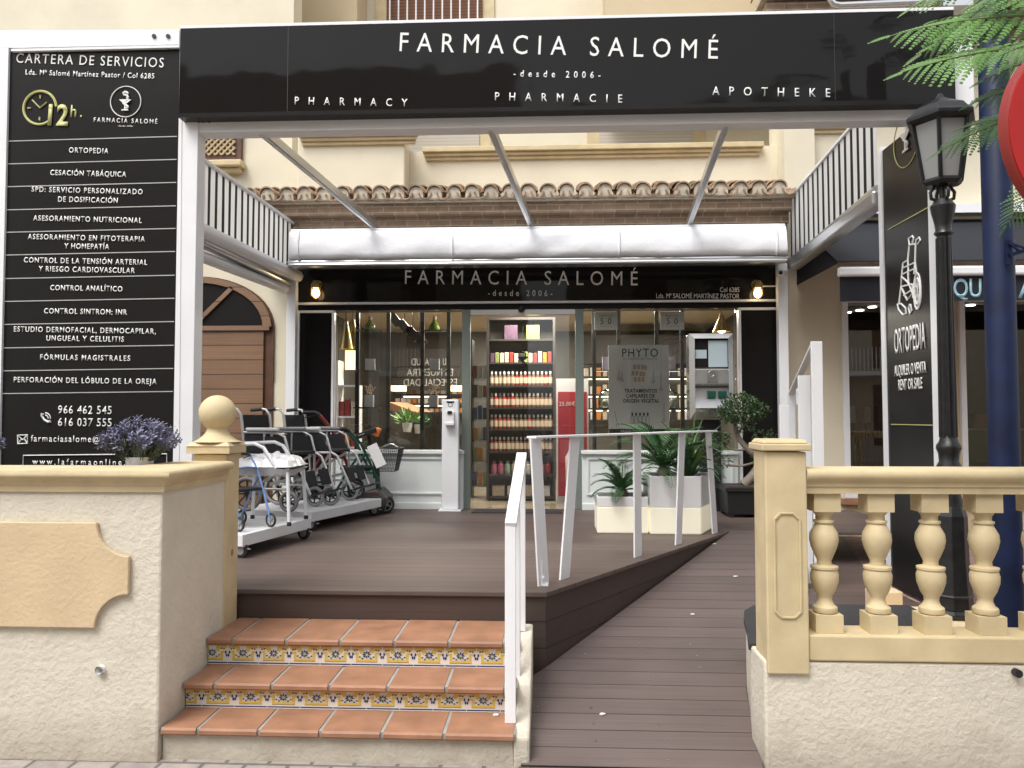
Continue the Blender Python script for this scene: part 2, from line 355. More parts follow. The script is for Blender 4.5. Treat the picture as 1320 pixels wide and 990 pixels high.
def emblem(mb, c, rx, up, s, r, nrm, ring=True):
    """cup with a coiled snake, drawn in tubes on the plane (rx, up)"""
    c, rx, up, nrm = V(c), V(rx), V(up), V(nrm)
    P = lambda x, y: c + rx * x * s + up * y * s + nrm * r
    mb.prism([P(-.42, .12), P(.42, .12), P(.22, -.06), P(.08, -.16), P(-.08, -.16), P(-.22, -.06)], nrm * r)
    mb.prism([P(-.045, -.16), P(.045, -.16), P(.045, -.55), P(-.045, -.55)], nrm * r)
    mb.prism([P(-.2, -.55), P(.2, -.55), P(.25, -.63), P(-.25, -.63)], nrm * r)
    mb.tube([P(.02 + .16 * math.sin(a * 1.0) * (1 if a < 12 else .8), -.5 + .085 * a) for a in [q * .4 for q in range(0, 31)]][:22], r * 1.6, 6)
    mb.tube([P(.12, .18), P(.2, .3), P(.08, .42), P(-.1, .46), P(-.14, .56), P(-.02, .64), P(.12, .6), P(.18, .52)], r * 1.7, 6)
def wheel(mb_t, mb_r, c, ax, Rr, tr, sp=6, hub=.02, wid=.02):
    ax = V(ax).normalized(); c = V(c)
    mb_t.ring(c, Rr - tr, tr, 24, 8, ax)
    mb_r.ring(c, Rr - 2 * tr, tr * .35, 24, 6, ax); mb_r.lathe([(hub, -wid), (hub, wid)], c, 10, ax)
    u = ax.orthogonal().normalized(); t = ax.cross(u)
    for k in range(sp):
        d = math.cos(2 * math.pi * k / sp) * u + math.sin(2 * math.pi * k / sp) * t
        mb_r.bar(c + d * hub * .8, c + d * (Rr - 2 * tr), .012, .008, ax)
# ================================================================== SETTING
DZ = .6                                   # deck level above the street
structure('street_ground', MB().box(-40, 40, -40, 40, -.3, 0), 'cobble')
rampz = lambda y: .02 + (DZ - .02) * (y - 3.6) / (7.0 - 3.6)
EDGE0, EDGE1 = V((-.012, 4.52, DZ)), V((1.60, 7.0, DZ))
# ramp
mb = MB()
rp = [(-.13, 3.6), (.96, 3.6), (1.06, 4.3), (1.25, 5.0), (1.95, 6.0), (2.2, 7.0), (1.60, 7.0), (-.012, 4.52), (-.10, 4.4)]
mb.prism([(x, y, rampz(y)) for x, y in rp], (0, 0, -.05))
mb.mi = 1; rnd = random.Random(2)
for k in range(9):
    y = 3.66 + k * .145
    for x in (-.06, .22, .55, .86):
        if rnd.random() < .7: mb.lathe([(.0055, 0), (.0055, .001)], (x + rnd.uniform(-.01, .01), y + rnd.uniform(-.01, .01), rampz(y) + .0008), 8)
structure('ramp', mb, ['ramp', 'alu'])
mb = MB(); mb.box(-.14, .965, 3.50, 3.597, -.01, .016)
structure('ramp_lip', mb, 'deck')
# deck: a slab with overhanging edge boards
mb = MB()
mb.prism([(-4.6, 4.50, DZ), (-.012, 4.50, DZ), (1.60, 6.99, DZ), (3.3, 6.99, DZ), (3.3, 8.62, DZ), (-4.6, 8.62, DZ)], (0, 0, -.028))
mb.prism([(1.3, 8.62, .31), (3.2, 8.62, .31), (2.55, 6.3, .31), (2.6, 5.2, .31), (1.3, 5.2, .31)], (0, 0, -.02))
structure('deck', mb, 'deck', bevel=.004)
mb = MB()
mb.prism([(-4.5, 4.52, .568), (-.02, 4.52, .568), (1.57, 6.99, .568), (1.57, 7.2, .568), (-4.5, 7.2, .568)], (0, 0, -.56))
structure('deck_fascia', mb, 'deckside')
structure('terrace_floor', MB().box(1.3, 14, 4.7, 9.0, .1, .3), 'terrace')
structure('planter_soil', MB().box(-8, -2.0, 3.8, 4.45, .3, 1.15), 'soil')
structure('shop_floor', MB().box(-3.0, 2.6, 8.62, 13.2, .3, .598), 'floor')

# ================================================================== MAIN BUILDING
WY = 8.9
bld = thing('apartment_building', (0, WY, 0), 'cream rendered apartment building with tiled eaves above the glossy black pharmacy front', 'building')
mb = MB()
mb.box(-14, -3.02, WY, WY + .3, 2.0, 9)                  # left wall (above the arch line), arch cut below
mb.box(-3.20, -3.02, WY - .012, WY + .3, 0, 2.0)
mb.box(-14, -4.75, WY, WY + .3, 0, 2.0)
mb.box(-3.02, 2.62, WY, WY + .3, 3.33, 4.72)             # over the shop front
build('wall', mb, 'facade', bld)
mb = MB()                                                 # protruding parapet bay and recessed parapet
mb.box(-2.85, -1.62, 8.58, WY - .004, 3.9, 4.86)
build('balcony_parapet', mb, 'facade', bld, bevel=.015)
mb = MB(); mb.box(2.62, 14, WY - .15, WY + .3, 2.95, 9); mb.box(2.56, 3.27, WY - .15, WY + .3, 0, 2.95)
mb.box(2.62, 2.95, WY - .28, WY - .153, 3.35, 9)
build('wall', mb, 'facade', bld)
UY = 10.4
mb = MB()
mb.box(-14, 3.2, UY, UY + .3, 4.3, 9)
build('upper_wall', mb, 'facade', bld)
for a_, b_ in ((-3.3, -2.5), (.75, 3.0), (-8.6, -5.9)): build('pilaster', MB().box(a_, b_, UY - .55, UY - .003, 5.7, 9), 'facade2', bld)
def cornice(x0, x1, y, z, d=.10):
    m = MB(); m.box(x0, x1, y - d, y, z + .06, z + .12); m.box(x0 + .02, x1 - .02, y - d * .65, y, z + .02, z + .06); m.box(x0 + .03, x1 - .03, y - d * .35, y, z - .02, z + .02)
    build('cornice', m, 'trim', bld, bevel=.008)
p0, p1 = Yp(387, 180, 8.58), Yp(535, 182, 8.58)
cornice(p0.x, p1.x + .04, 8.58, p0.z - .06)
cornice(p1.x + .045, 2.45, WY, Yp(760, 196, WY).z - .06)
q0 = Yp(1030, 160, 8.62); cornice(q0.x, q0.x + .75, 8.62 + .13, q0.z - .05)
# upper windows
def upwin(px0, px1, zz0, zz1, m, bars=False):
    a, b = Yp(px0, 180, UY), Yp(px1, 180, UY)
    fr = build('window', MB().box(a.x - .16, b.x + .16, UY - .03, UY - .004, zz0 - .1, zz1 + .16), 'trim', bld)
    build('shutter', MB().box(a.x, b.x, UY - .05, UY - .033, zz0, zz1), m, fr)
    if bars:
        mm = MB()
        n = 11
        for i in range(n):
            x = a.x + (b.x - a.x) * (i + .5) / n; mm.tube([(x, UY - .12, zz0 - .05), (x, UY - .12, zz1)], .011, 6)
        mm.box(a.x - .05, b.x + .05, UY - .135, UY - .105, zz0 - .02, zz0 + .01)
        build('window_bars', mm, 'white', fr)
upwin(526, 618, 4.4, 5.62, 'shutter'); upwin(772, 893, 4.4, 5.62, 'shutter')
upwin(498, 622, 6.35, 7.8, 'shutterb', True)
# lattice window at the left with its sill
a, b = Yp(262, 170, WY), Yp(311, 208, WY)
wn = build('window', MB().box(a.x - .25, b.x + .02, WY - .05, WY - .004, b.z - .02, b.z + .95), 'woodd', bld, bevel=.006)
mm = MB(); x0, x1, z0, z1 = a.x - .12, b.x - .05, b.z + .06, b.z + .86
for k in range(-14, 16):
    for sg in (1, -1):
        t0 = x0 + k * .075; pts = []
        za, zb = z0, z1; xa, xb = t0, t0 + sg * (z1 - z0)
        # clip to the frame
        def clip(xa, za, xb, zb):
            for lim, s in ((x0, 1), (x1, -1)):
                if s * (xa - lim) < 0 and s * (xb - lim) < 0: return None
                if s * (xa - lim) < 0: f = (lim - xa) / (xb - xa); xa, za = lim, za + f * (zb - za)
                if s * (xb - lim) < 0: f = (lim - xb) / (xa - xb); xb, zb = lim, zb + f * (za - zb)
            return xa, za, xb, zb
        c = clip(xa, za, xb, zb)
        if c and abs(c[3] - c[1]) > .01: mm.bar((c[0], WY - .066 - .004 * sg, c[1]), (c[2], WY - .066 - .004 * sg, c[3]), .022, .006, (0, -1, 0))
build('lattice', mm, 'lattice', wn)
mm = MB(); mm.box(a.x - .4, b.x + .06, WY - .16, WY - .004, b.z - .1, b.z - .024); mm.box(a.x - .4, b.x + .02, WY - .1, WY - .004, b.z - .16, b.z - .1)
build('window_sill', mm, 'trim', wn, bevel=.015)
# arched wooden door in the left wall
dx0, dx1 = -5.0, -3.22
mb = MB(); n = 24; zc, rr = 2.66, (dx1 - dx0) / 2
cxm = (dx0 + dx1) / 2
def archpts(r_, y, zlift=0): return [(cxm + r_ * math.cos(math.pi * i / n), y, zc + zlift + r_ * .66 * math.sin(math.pi * i / n)) for i in range(n + 1)]
# a raised buff surround and the dark recess behind it (built just in front of the wall plane)
dr = build('arched_door', MB().prism(archpts(rr + .02, WY - .03) + [(cxm - rr - .02, WY - .03, .3), (cxm + rr + .02, WY - .03, .3)], (0, .027, 0)), 'woodd', bld)
build('fanlight', MB().prism(archpts(rr - .10, WY - .045) , (0, .013, 0)), 'gloss2', dr)
mm = MB(); mm.bar((cxm - .05, WY - .06, zc), (cxm + .42, WY - .06, zc + .46), .05, .02, (0, -1, 0)); mm.bar((cxm + .05 - .1, WY - .06, zc), (cxm - .55, WY - .06, zc + .42), .05, .02, (0, -1, 0))
mm.box(cxm - rr + .02, cxm + rr - .02, WY - .075, WY - .046, zc - .05, zc + .012)
ap, aq = archpts(rr + .0, WY - .04), archpts(rr - .10, WY - .04)
for i in range(n): mm.prism([ap[i], ap[i + 1], aq[i + 1], aq[i]], (0, -.03, 0))
build('door_frame', mm, 'wood', dr)
build('door_leaf', MB().box(cxm - rr + .06, cxm + rr - .09, WY - .058, WY - .033, .32, zc - .055), 'wood', dr)
# brick eaves and clay roof tiles over the shop
EVY, EVZ = 8.22, 3.80                 # front lip of the eaves
mb = MB(); mb.box(-3.35, 2.6, EVY + .10, WY - .004, EVZ + .02, EVZ + .14); mb.box(-3.35, 2.6, EVY + .22, WY - .004, EVZ - .09, EVZ + .017)
build('eaves', mb, 'brick', bld)
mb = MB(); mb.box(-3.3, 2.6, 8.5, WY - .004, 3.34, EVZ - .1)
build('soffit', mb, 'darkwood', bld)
def barrel(mb, p, q, r0, r1, up, th=.014, seg=8, lo=False):
    p, q, up = V(p), V(q), V(up); d = (q - p).normalized(); s = d.cross(up).normalized(); u = s.cross(d)
    if lo: u = -u
    vs = []
    for c, r in ((p, r0), (q, r1)):
        for rr_ in (r, r - th):
            for k in range(seg + 1):
                a_ = math.pi * k / seg; vs.append(c + s * rr_ * math.cos(a_) + u * rr_ * math.sin(a_) * .95)
    n_ = seg + 1; fs = []
    for k in range(seg):
        fs += [(k, k + 1, 2 * n_ + k + 1, 2 * n_ + k), (n_ + k + 1, n_ + k, 3 * n_ + k, 3 * n_ + k + 1), (k + 1, k, n_ + k, n_ + k + 1), (2 * n_ + k, 2 * n_ + k + 1, 3 * n_ + k + 1, 3 * n_ + k)]
    mb.add(vs, fs)
def tiles(name, x0, x1, step, yf, zf, ywall, slope, mats=('rooftile', 'mortar')):
    m = MB(); x = x0; rnd = random.Random(3); L = .26
    while x < x1:
        yw = ywall(x); rows = max(2, int((yw - yf) / (L * .8)))
        for r_ in range(rows + 1):
            m.mi = 0; j = rnd.uniform(-.012, .012); dy = rnd.uniform(-.015, .015)
            ya, yb = yf + r_ * L * .82 + dy, yf + r_ * L * .82 + L + dy
            if yb > yw: yb = yw
            if yb - ya < .05: continue
            za, zb = zf + (ya - yf) * slope + .02 + rnd.uniform(0, .012), zf + (yb - yf) * slope + .01
            barrel(m, (x + j, ya, za + .035), (x + j, yb, zb + .02), .088, .07, (0, 0, 1))
            barrel(m, (x + step / 2 + j, ya - .03, za + .02), (x + step / 2 + j, yb, zb + .02), .075, .07, (0, 0, 1), lo=True)
            if r_ == 0:
                m.mi = 1; sg = 8
                pts = [(x + .074 * math.cos(math.pi * k / sg), ya + .012, za + .03 + .07 * math.sin(math.pi * k / sg)) for k in range(sg + 1)]
                pts = [(x + .074, ya + .012, za - .03)] + pts + [(x - .074, ya + .012, za - .03)]
                m.prism(pts, (0, .1, 0))
        x += step
    m.mi = 1; m.box(x0 - .1, x1, yf + .06, yf + .5, zf - .02, zf + .012)
    return build(name, m, mats, bld, smooth=50)
tiles('roof_tiles', -3.25, 2.62, .203, EVY - .02, EVZ + .165, lambda x: 8.57 if x < -1.58 else WY - .01, .30)
# upper right tiled eave with brick course
e0 = Yp(985, 14, 8.3)
mb = MB(); mb.box(e0.x, 8, 8.22, WY - .16, e0.z - .07, e0.z + .05); build('eaves', mb, 'brick', bld)
tiles('roof_tiles', e0.x + .05, 8, .203, 8.1, e0.z + .10, lambda x: WY - .16, .3)
mm = MB(); c0 = Yp(1070, 5, 8.05); mm.tube([c0 + V((0, 0, .4)), c0 + V((0, 0, .05)), c0 + V((.04, 0, -.005)), c0 + V((.1, 0, -.02)), c0 + V((1.1, 0, -.0))], .035, 10); mm.box(c0.x + 1.1, c0.x + 1.4, 7.95, 8.15, c0.z - .1, c0.z + .12)
build('drain_pipe', mm, 'alu', bld, smooth=40)
# interior shell of the pharmacy
build('interior_wall', MB().box(-3.0, 2.6, 13.0, 13.2, .6, 3.5).box(-3.2, -3.0, 8.95, 13.2, .6, 3.5).box(2.62, 2.8, 8.95, 13.2, .6, 3.5), 'interior', bld)
build('interior_ceiling', MB().box(-3.0, 2.6, 8.64, 13.2, 3.05, 3.2), 'inceil', bld)
# ------------------------------------------------------------------ street side opposite (only seen in the gloss and the glass)
opp = thing('townhouse_row', (0, -11, 0), 'beige townhouses across the street, mirrored in the black gloss sign', 'building')
mb = MB(); mb.box(-18, -.8, -13, -11, 0, 11.8); mb.box(.8, 18, -13, -11.3, 0, 10.6); build('wall', mb, mat('beige street facade', (.48, .42, .31), .9, var=.1), opp)  # beige render, the houses' own colour
mb = MB()
for x in (-13, -10.4, -7.6, -4.6, 3.6, 6.4, 9.2, 12.4):
    for z in (.6, 3.4, 5.8, 8.2): mb.box(x - .6, x + .6, -11.1 if x < 0 else -11.4, -10.98 if x < 0 else -11.28, z, z + (2.2 if z < 1 else 1.7))
build('window', mb, 'woodd', opp)
mb = MB()
for x, y in ((-9, -10.9), (-6, -10.9), (5, -11.2), (11, -11.2)): mb.box(x - 1.4, x + 1.4, y, y + .8, 3.1, 3.25); [mb.box(x - 1.4 + .14 * i, x - 1.37 + .14 * i, y + .76, y + .79, 3.25, 4.1) for i in range(20)]
build('balcony', mb, 'white', opp)

# ================================================================== SHOP FRONT
FY = 8.56
sf = thing('shop_front', (-.15, FY, DZ), 'glazed pharmacy shop front with black side panels, pale panelling and sliding glass doors', 'shop front')
def P_(px, py, y=FY): return Yp(px, py, y)
xl0, xl1, xw0, xd0, xd1, xw1, xr0, xr1 = [P_(p, 450).x for p in (384, 432, 436, 601, 747, 948, 951, 1004)]
zt = 2.80
for a_, b_ in ((xl0, xl1), (xr0, xr1)):
    sp = build('side_panel', MB().box(a_ + .03, b_ - .03, FY - .03, FY + .03, DZ, zt - .03), 'gloss', sf)
    m = MB(); m.box(a_, a_ + .028, FY - .05, FY + .03, DZ, zt); m.box(b_ - .028, b_, FY - .05, FY + .03, DZ, zt); m.box(a_ + .028, b_ - .028, FY - .05, FY + .03, zt - .028, zt)
    build('panel_frame', m, 'white', sp, bevel=.003)
build('header', MB().box(xl0, xr1, FY + .04, FY + .2, zt + .004, 3.34), 'darkwood', sf)
build('header', MB().box(xl0 - .02, xr1 + .02, FY - .01, FY + .038, zt + .004, 2.868), 'gloss2', sf)
zb = P_(500, 580).z
for a_, b_ in ((xw0, xd0 - .02), (xd1 + .02, xw1)):
    m = MB(); m.box(a_, b_, FY - .06, FY + .08, DZ, zb - .04); m.box(a_ - .01, b_ + .01, FY - .10, FY + .1, zb - .04, zb)
    bp = build('window_base', m, 'base', sf, bevel=.006)
    m = MB(); h0, h1 = DZ + .16, zb - .10
    for (u0, u1, v0, v1) in ((a_ + .05, b_ - .05, h1, h1 + .025), (a_ + .05, b_ - .05, h0, h0 + .025), (a_ + .05, a_ + .075, h0 + .025, h1), (b_ - .075, b_ - .05, h0 + .025, h1)):
        m.box(u0, u1, FY - .075, FY - .058, v0, v1)
    m.box(a_, b_, FY - .075, FY - .058, DZ, DZ + .07)
    build('moulding', m, 'base', bp, bevel=.004)
    build('display_window', MB().box(a_, b_, FY + .0, FY + .012, zb, zt), 'glass', sf)
for x in (xd0, xd1):
    build('door_post', MB().box(x - .045, x + .045, FY - .03, FY + .07, DZ, zt), 'doorframe', sf, bevel=.004)
build('door_header', MB().box(xd0 + .045, xd1 - .045, FY - .02, FY + .05, zt - .06, zt), 'alu', sf, bevel=.003)
dm = (xd0 + xd1) / 2
for i, (a_, b_) in enumerate(((xd0 + .05, dm - .004), (dm + .004, xd1 - .05))):
    d = build('glass_door', MB().box(a_, b_, FY + .01, FY + .02, DZ + .01, zt - .065), 'glass', sf)
    if i == 0:
        m = MB(); c = P_(674, 462, FY + .008); emblem(m, c, V((1, 0, 0)), V((0, 0, 1)), .16, .006, V((0, -1, 0)))
        build('emblem', m, 'black', d, smooth=40)
m = MB(); c = P_(672, 398, FY - .07); m.ball(c + V((0, 0, .0)), .04, 10); build('door_sensor', m, 'black', sf, smooth=60)
m = MB(); m.box(xd0 + .1, xd1 - .2, FY - .4, FY - .1, DZ, DZ + .012); tag(build('door_mat', m, 'greycap'), 'thin charcoal mat lying on the deck before the glass doors', 'mat')
# fascia sign
s2 = thing('fascia_sign', (-.15, FY - .07, 3.1), 'black gloss fascia sign with silver lettering over the shop window', 'sign')
a_, b_ = P_(385, 360, 8.5), P_(1003, 360, 8.5)
z0, z1 = 2.885, 3.33
build('board', MB().box(a_.x, b_.x, 8.49, FY + .03, z0, z1), 'gloss', s2)
m = MB(); m.box(a_.x - .03, b_.x + .03, 8.475, 8.52, z0 - .025, z0 - .001); m.box(a_.x - .03, a_.x - .002, 8.475, 8.52, z0, z1); m.box(b_.x + .002, b_.x + .03, 8.475, 8.52, z0, z1)
build('border', m, 'white', s2, bevel=.002)
ptext('FARMACIA SALOMÉ', 522, 822, 367, 18, 8.488, s2, -.006, m='letter', bold=.0)
ptext('-desde 2006-', 629, 712, 381.5, 7.5, 8.488, s2, -.006, m='letter', bold=.01)
ptext('Col 6285', 928, 953, 376.5, 6, 8.488, s2, -.006, m='letter')
ptext('Lda. Mª SALOMÉ MARTÍNEZ PASTOR', 846, 953, 384.5, 6, 8.488, s2, -.006, m='letter')
for px, lab in ((407, 'small brass bulkhead lamp glowing at the end of the fascia nearer the arched door'), (977, 'small brass bulkhead lamp glowing above the bonsai corner of the fascia')):
    c = Yp(px, 376, 8.40); l_ = thing('wall_lamp', c, lab, 'lamp', 'bulkhead lamps on the fascia')
    m = MB(); m.lathe([(.02, .0), (.05, .01), (.055, .05), (.03, .09)], c + V((0, 0, .03)), 14); m.tube([c + V((0, .09, .09)), c + V((0, .0, .11))], .014, 8); m.lathe([(.05, 0), (.05, .02)], c + V((0, .072, .09)), 14, (0, 1, 0))
    build('lamp_cap', m, 'gold', l_, smooth=40); m = MB(); m.ball(c + V((0, 0, -.015)), .042, 12, (1, 1, 1.3)); build('bulb', m, 'warm', l_, smooth=80)
    m = MB()
    for k in range(6): t = k * math.pi / 3; m.tube([c + V((.05 * math.cos(t), .05 * math.sin(t), .04)), c + V((.05 * math.cos(t), .05 * math.sin(t), -.04)), c + V((0, 0, -.085))], .004, 5)
    build('cage', m, 'gold', l_)
    if px > 900:
        m = MB(); m.box(c.x + .03, c.x + .2, 8.44, 8.455, c.z + .06, c.z + .072); build('bracket', m, 'white', l_)
# ================================================================== PERGOLA WITH SIGNS AND AWNINGS
PY = 5.5
pg = thing('pergola_frame', (0, PY, DZ), 'white metal pergola frame carrying the black signs over the deck', 'pergola')
sx0, sx1 = -2.667, 2.81; sz0, sz1 = 3.768, 4.425
m = MB(); m.box(-2.60, 2.66, PY + .0, PY + .14, 3.695, 3.803); build('beam', m, 'white', pg, bevel=.004)
m = MB(); m.box(-2.70, -2.565, PY - .01, PY + .12, .3, 3.80); build('post', m, 'white', pg, bevel=.004)
m = MB(); m.box(2.667, 2.70, 5.31, 5.40, .3, 3.69); build('post', m, 'white', pg, bevel=.004)
m = MB(); m.box(2.632, 2.70, 6.195, 6.225, .3, 3.75); build('post', m, 'white', pg, bevel=.004)
for px in (376, 1009):
    c = Yp(px, 450, 8.40); m = MB(); m.box(c.x - .05, c.x + .05, 8.36, 8.45, DZ, 3.25); build('post', m, 'white', pg, bevel=.004)
for f0, b0 in (((340, 170), (485, 292)), ((633, 165), (685, 290)), ((935, 160), (888, 288))):
    p, q = Yp(*f0, 5.62), Yp(*b0, 8.2); e = p + (p - q) * .02; m = MB(); m.bar(e, q, .05, .07); m.bar(e - V((0, 0, .042)), q - V((0, 0, .042)), .028, .014); build('rafter', m, 'alu', pg, bevel=.004)
m = MB()
for px, py in ((256, 156), (262, 156), (270, 156)):
    c = Yp(px, py, PY - .004); m.lathe([(.014, -.012), (.014, .012)], c, 8, (0, 1, 0))
build('bolt', m, 'black', pg)
# right hand overhead box end
m = MB(); m.box(2.83, 2.98, PY - .02, PY + .14, 3.78, 4.42); build('beam', m, 'white', pg, bevel=.004)
# side rails under the striped valances
for x, zf, zb_ in ((-2.87, 3.12, 3.16), (2.64, 3.40, 3.30)):
    m = MB(); m.bar((x, PY + .15 if x < 0 else 6.22, zf - .05), (x, 8.45, zb_ - .05), .13, .12); build('side_beam', m, 'alu', pg, bevel=.02)
# big front sign
sg = thing('front_sign', (0, PY, sz0), 'long black gloss overhead sign with widely spaced white lettering in four languages', 'sign')
build('board', MB().box(sx0, sx1, PY - .10, PY - .004, sz0 + .032, sz1), 'gloss', sg)
m = MB(); m.box(sx0, sx1, PY - .104, PY - .004, sz1 + .001, sz1 + .022); build('top_trim', m, 'white', sg)
m = MB(); m.box(sx0, sx1, PY - .106, PY - .003, sz0, sz0 + .030); build('bottom_trim', m, 'gloss2', sg)
m = MB()
for px in (371, 1076): c = Yp(px, 90, PY - .1); m.box(c.x - .002, c.x + .002, PY - .1015, PY - .1005, sz0 + .036, sz1)
build('panel_joint', m, 'darkwood', sg)
YS = PY - .101
ptext('FARMACIA SALOMÉ', 515, 925, 71, 25, YS, sg, -.024, bold=.0)
ptext('-desde 2006-', 662, 774, 100, 8.5, YS, sg, -.02, bold=.012)
ptext('PHARMACY', 380, 525, 136, 10, YS, sg, -.019, bold=.008)
ptext('PHARMACIE', 638, 802, 131, 10.5, YS, sg, -.019, bold=.008)
ptext('APOTHEKE', 918, 1070, 124, 11, YS, sg, -.018, bold=.008)
# left board of services
lp = thing('services_board', (-3.35, PY, .3), 'tall black board listing twelve pharmacy services in a white metal frame behind the wall', 'sign')
a, b, c, d = Yp(12, 62, PY), Yp(232, 57, PY), Yp(223, 604, PY), Yp(0, 606, PY)
lo = V((0, 0, -.75))
m = MB(); m.prism([a, b, c + lo, d + lo], (0, .05, 0)); build('board', m, 'gloss2', lp)
m = MB(); m.prism([Yp(-8, 39, PY - .02), Yp(231, 38, PY - .02), Yp(231, 57, PY - .02), Yp(-8, 62, PY - .02)], (0, .09, 0)); m.prism([Yp(-8, 62, PY - .021), Yp(11, 62, PY - .021), Yp(-1, 606, PY - .021) + lo, Yp(-22, 606, PY - .021) + lo], (0, .09, 0))
m.prism([Yp(232, 57, PY - .015), Yp(235, 57, PY - .015), Yp(232, 606, PY - .015) + lo, Yp(223, 606, PY - .015) + lo], (0, .085, 0))
m.prism([Yp(14, 63, PY - .03), Yp(231, 58, PY - .03), Yp(231, 61, PY - .03), Yp(14, 66, PY - .03)], (0, .028, 0))
build('frame', m, 'white', lp)
m = MB()
for px in (199, 217): m.lathe([(.016, -.01), (.016, .01)], Yp(px, 47, PY - .02), 8, (0, 1, 0))
build('bolt', m, 'black', lp)
LY = PY - .002
sl_ = lambda y: -.028 + (y - 180) * .015 / 326
m = MB()
for y in (179, 208.5, 238, 268, 297, 326.5, 357, 386.6, 416.4, 446.8, 476.5, 506):
    s_ = sl_(y); e = -.0015 + 0
    xa, xb = 12 - (y - 60) * .022 + 1, 230 - (y - 60) * .0155
    A, B = Yp(xa, y - s_ * 110, PY), Yp(xb, y + s_ * 110, PY); m.bar(A, B, .006, .006)
build('rule_line', m, 'line', lp)
def row(t, x0, x1, yb, cap, **k): ptext(t, x0, x1, yb, cap, LY, lp, sl_(yb), **k)
row('CARTERA DE SERVICIOS', 21, 211, 84, 13, bold=.0); row('Lda. Mª Salomé Martínez Pastor / Col 6285', 33, 199, 99, 7, bold=.014)
row('ORTOPEDIA', 89, 140, 197.5, 7, bold=.014); row('CESACIÓN TABÁQUICA', 65, 163, 227, 7, bold=.014)
row('SPD: SERVICIO PERSONALIZADO', 41, 184, 249, 7, bold=.014); row('DE DOSIFICACIÓN', 75, 152, 261, 7, bold=.014)
row('ASESORAMIENTO NUTRICIONAL', 43, 183, 286, 7, bold=.014); row('ASESORAMIENTO EN FITOTERAPIA', 36, 187, 310, 7, bold=.014)
row('Y HOMEPATÍA', 83, 141, 321, 7, bold=.014); row('CONTROL DE LA TENSIÓN ARTERIAL', 31, 190, 340, 7, bold=.014)
row('Y RIESGO CARDIOVASCULAR', 50, 174, 351, 7, bold=.014); row('CONTROL ANALÍTICO', 65, 158, 375, 7, bold=.014)
row('CONTROL SINTROM: INR', 57, 164, 405, 7, bold=.014); row('ESTUDIO DERMOFACIAL, DERMOCAPILAR,', 18, 201, 429, 7, bold=.014)
row('UNGUEAL Y CELULITIS', 60, 160, 440, 7, bold=.014); row('FÓRMULAS MAGISTRALES', 52, 168, 464.5, 7, bold=.014)
row('PERFORACIÓN DEL LÓBULO DE LA OREJA', 18, 202, 494, 7, bold=.014)
row('966 462 545', 75, 144, 533.5, 10.5, bold=.008); row('616 037 555', 75, 144, 549.5, 10.5, bold=.008)
row('farmaciasalome@hotmail.com', 40, 193, 570, 8.5, bold=.008); row('www.lafarmaonline.com', 42, 186, 599.5, 8, bold=.008)
m = MB()
def pl(px, py): return Yp(px, py, LY - .004)
m.tube([pl(x, y) for x, y in ((23, 561), (23, 572), (35.5, 571.5), (35.5, 560.5), (23, 561), (29.5, 567), (35.5, 560.5))], .005, 6)
m.tube([pl(x, y) for x, y in ((23, 572), (27.5, 566))], .004, 5); m.tube([pl(x, y) for x, y in ((35.5, 571.5), (31.5, 566))], .004, 5)
m.tube([pl(x, y) for x, y in ((55, 533), (54, 536), (57, 541), (62, 544), (65, 543))], [.012, .008, .007, .008, .012], 8)
for r_ in (4, 7): m.tube([pl(58 + r_ * math.cos(t), 539 - r_ * math.sin(t)) for t in [i * .2 - .1 for i in range(9)]], .004, 5)
m.tube([pl(x, y) for x, y in ((29.5, 603), (30, 587), (215, 585), (215, 603))], .004, 5)
c = pl(162, 131)
emblem(m, c, V((1, 0, -.02)), V((0, 0, 1)), .11, .005, V((0, -1, 0)))
build('icon', m, 'letter', lp, smooth=50)
m = MB(); m.ring(c, .115, .004, 40, 6, (0, 1, 0)); build('ring', m, 'letter', lp)
row('FARMACIA SALOMÉ', 121, 203, 158.5, 6, bold=.012); row('-desde 2006-', 152, 172, 163.5, 2.2)
m = MB(); c = pl(51.5, 139)
m.tube([c + V((.125 * math.cos(t), 0, .125 * math.sin(t))) for t in [.05 + i * .15 for i in range(36)]], .010, 6)
for t in (0, 1, 2, 3): d_ = V((math.cos(t * math.pi / 2), 0, math.sin(t * math.pi / 2)));  m.tube([c + d_ * .07, c + d_ * .095], .006, 5)
m.tube([c + V((-.06, 0, .06)), c, c + V((.05, 0, .04))], .006, 6)
build('clock_mark', m, 'olive', lp, smooth=50)
row('12', 62, 88, 161.5, 27, m='olive', bold=.03, stand=.006); row('h.', 91, 106, 151, 16, m='olive', bold=.01)
# right panel, facing the ramp (its plane runs away from the street)
OX = 2.615
rp_ = thing('orthopaedics_panel', (OX, 5.75, .3), 'narrow black panel with white wheelchair drawing facing the ramp behind the street lamp', 'sign')
OF, ON = 6.12, 5.405
m = MB(); m.box(OX, OX + .05, ON, OF, .32, 3.69); build('board', m, 'gloss2', rp_)
m = MB(); m.box(OX - .01, OX + .06, OF + .002, OF + .07, .3, 3.69); build('frame', m, 'white', rp_)
m = MB(); m.box(OX - .008, OX + .06, ON - .10, ON - .002, .3, 3.69); build('frame', m, 'white', rp_)
def Xo(px, py): return Xp(px, py, OX - .004)
def otext(t, x0, y0, x1, y1, cap, **k):
    A, B = Xo(x0, y0), Xo(x1, y1); Bm = V((A.x, B.y, A.z)); text(t, A, Bm, cap * A.y / F, rp_, **k)
otext('ORTOPEDIA', 1153.5, 456, 1193.5, 447, 30, bold=.01); otext('ALQUILER O VENTA', 1153.5, 485, 1194.5, 479, 13, bold=.012); otext('RENT OR SALE', 1158.5, 503, 1189.5, 499, 13, bold=.012)
m = MB()
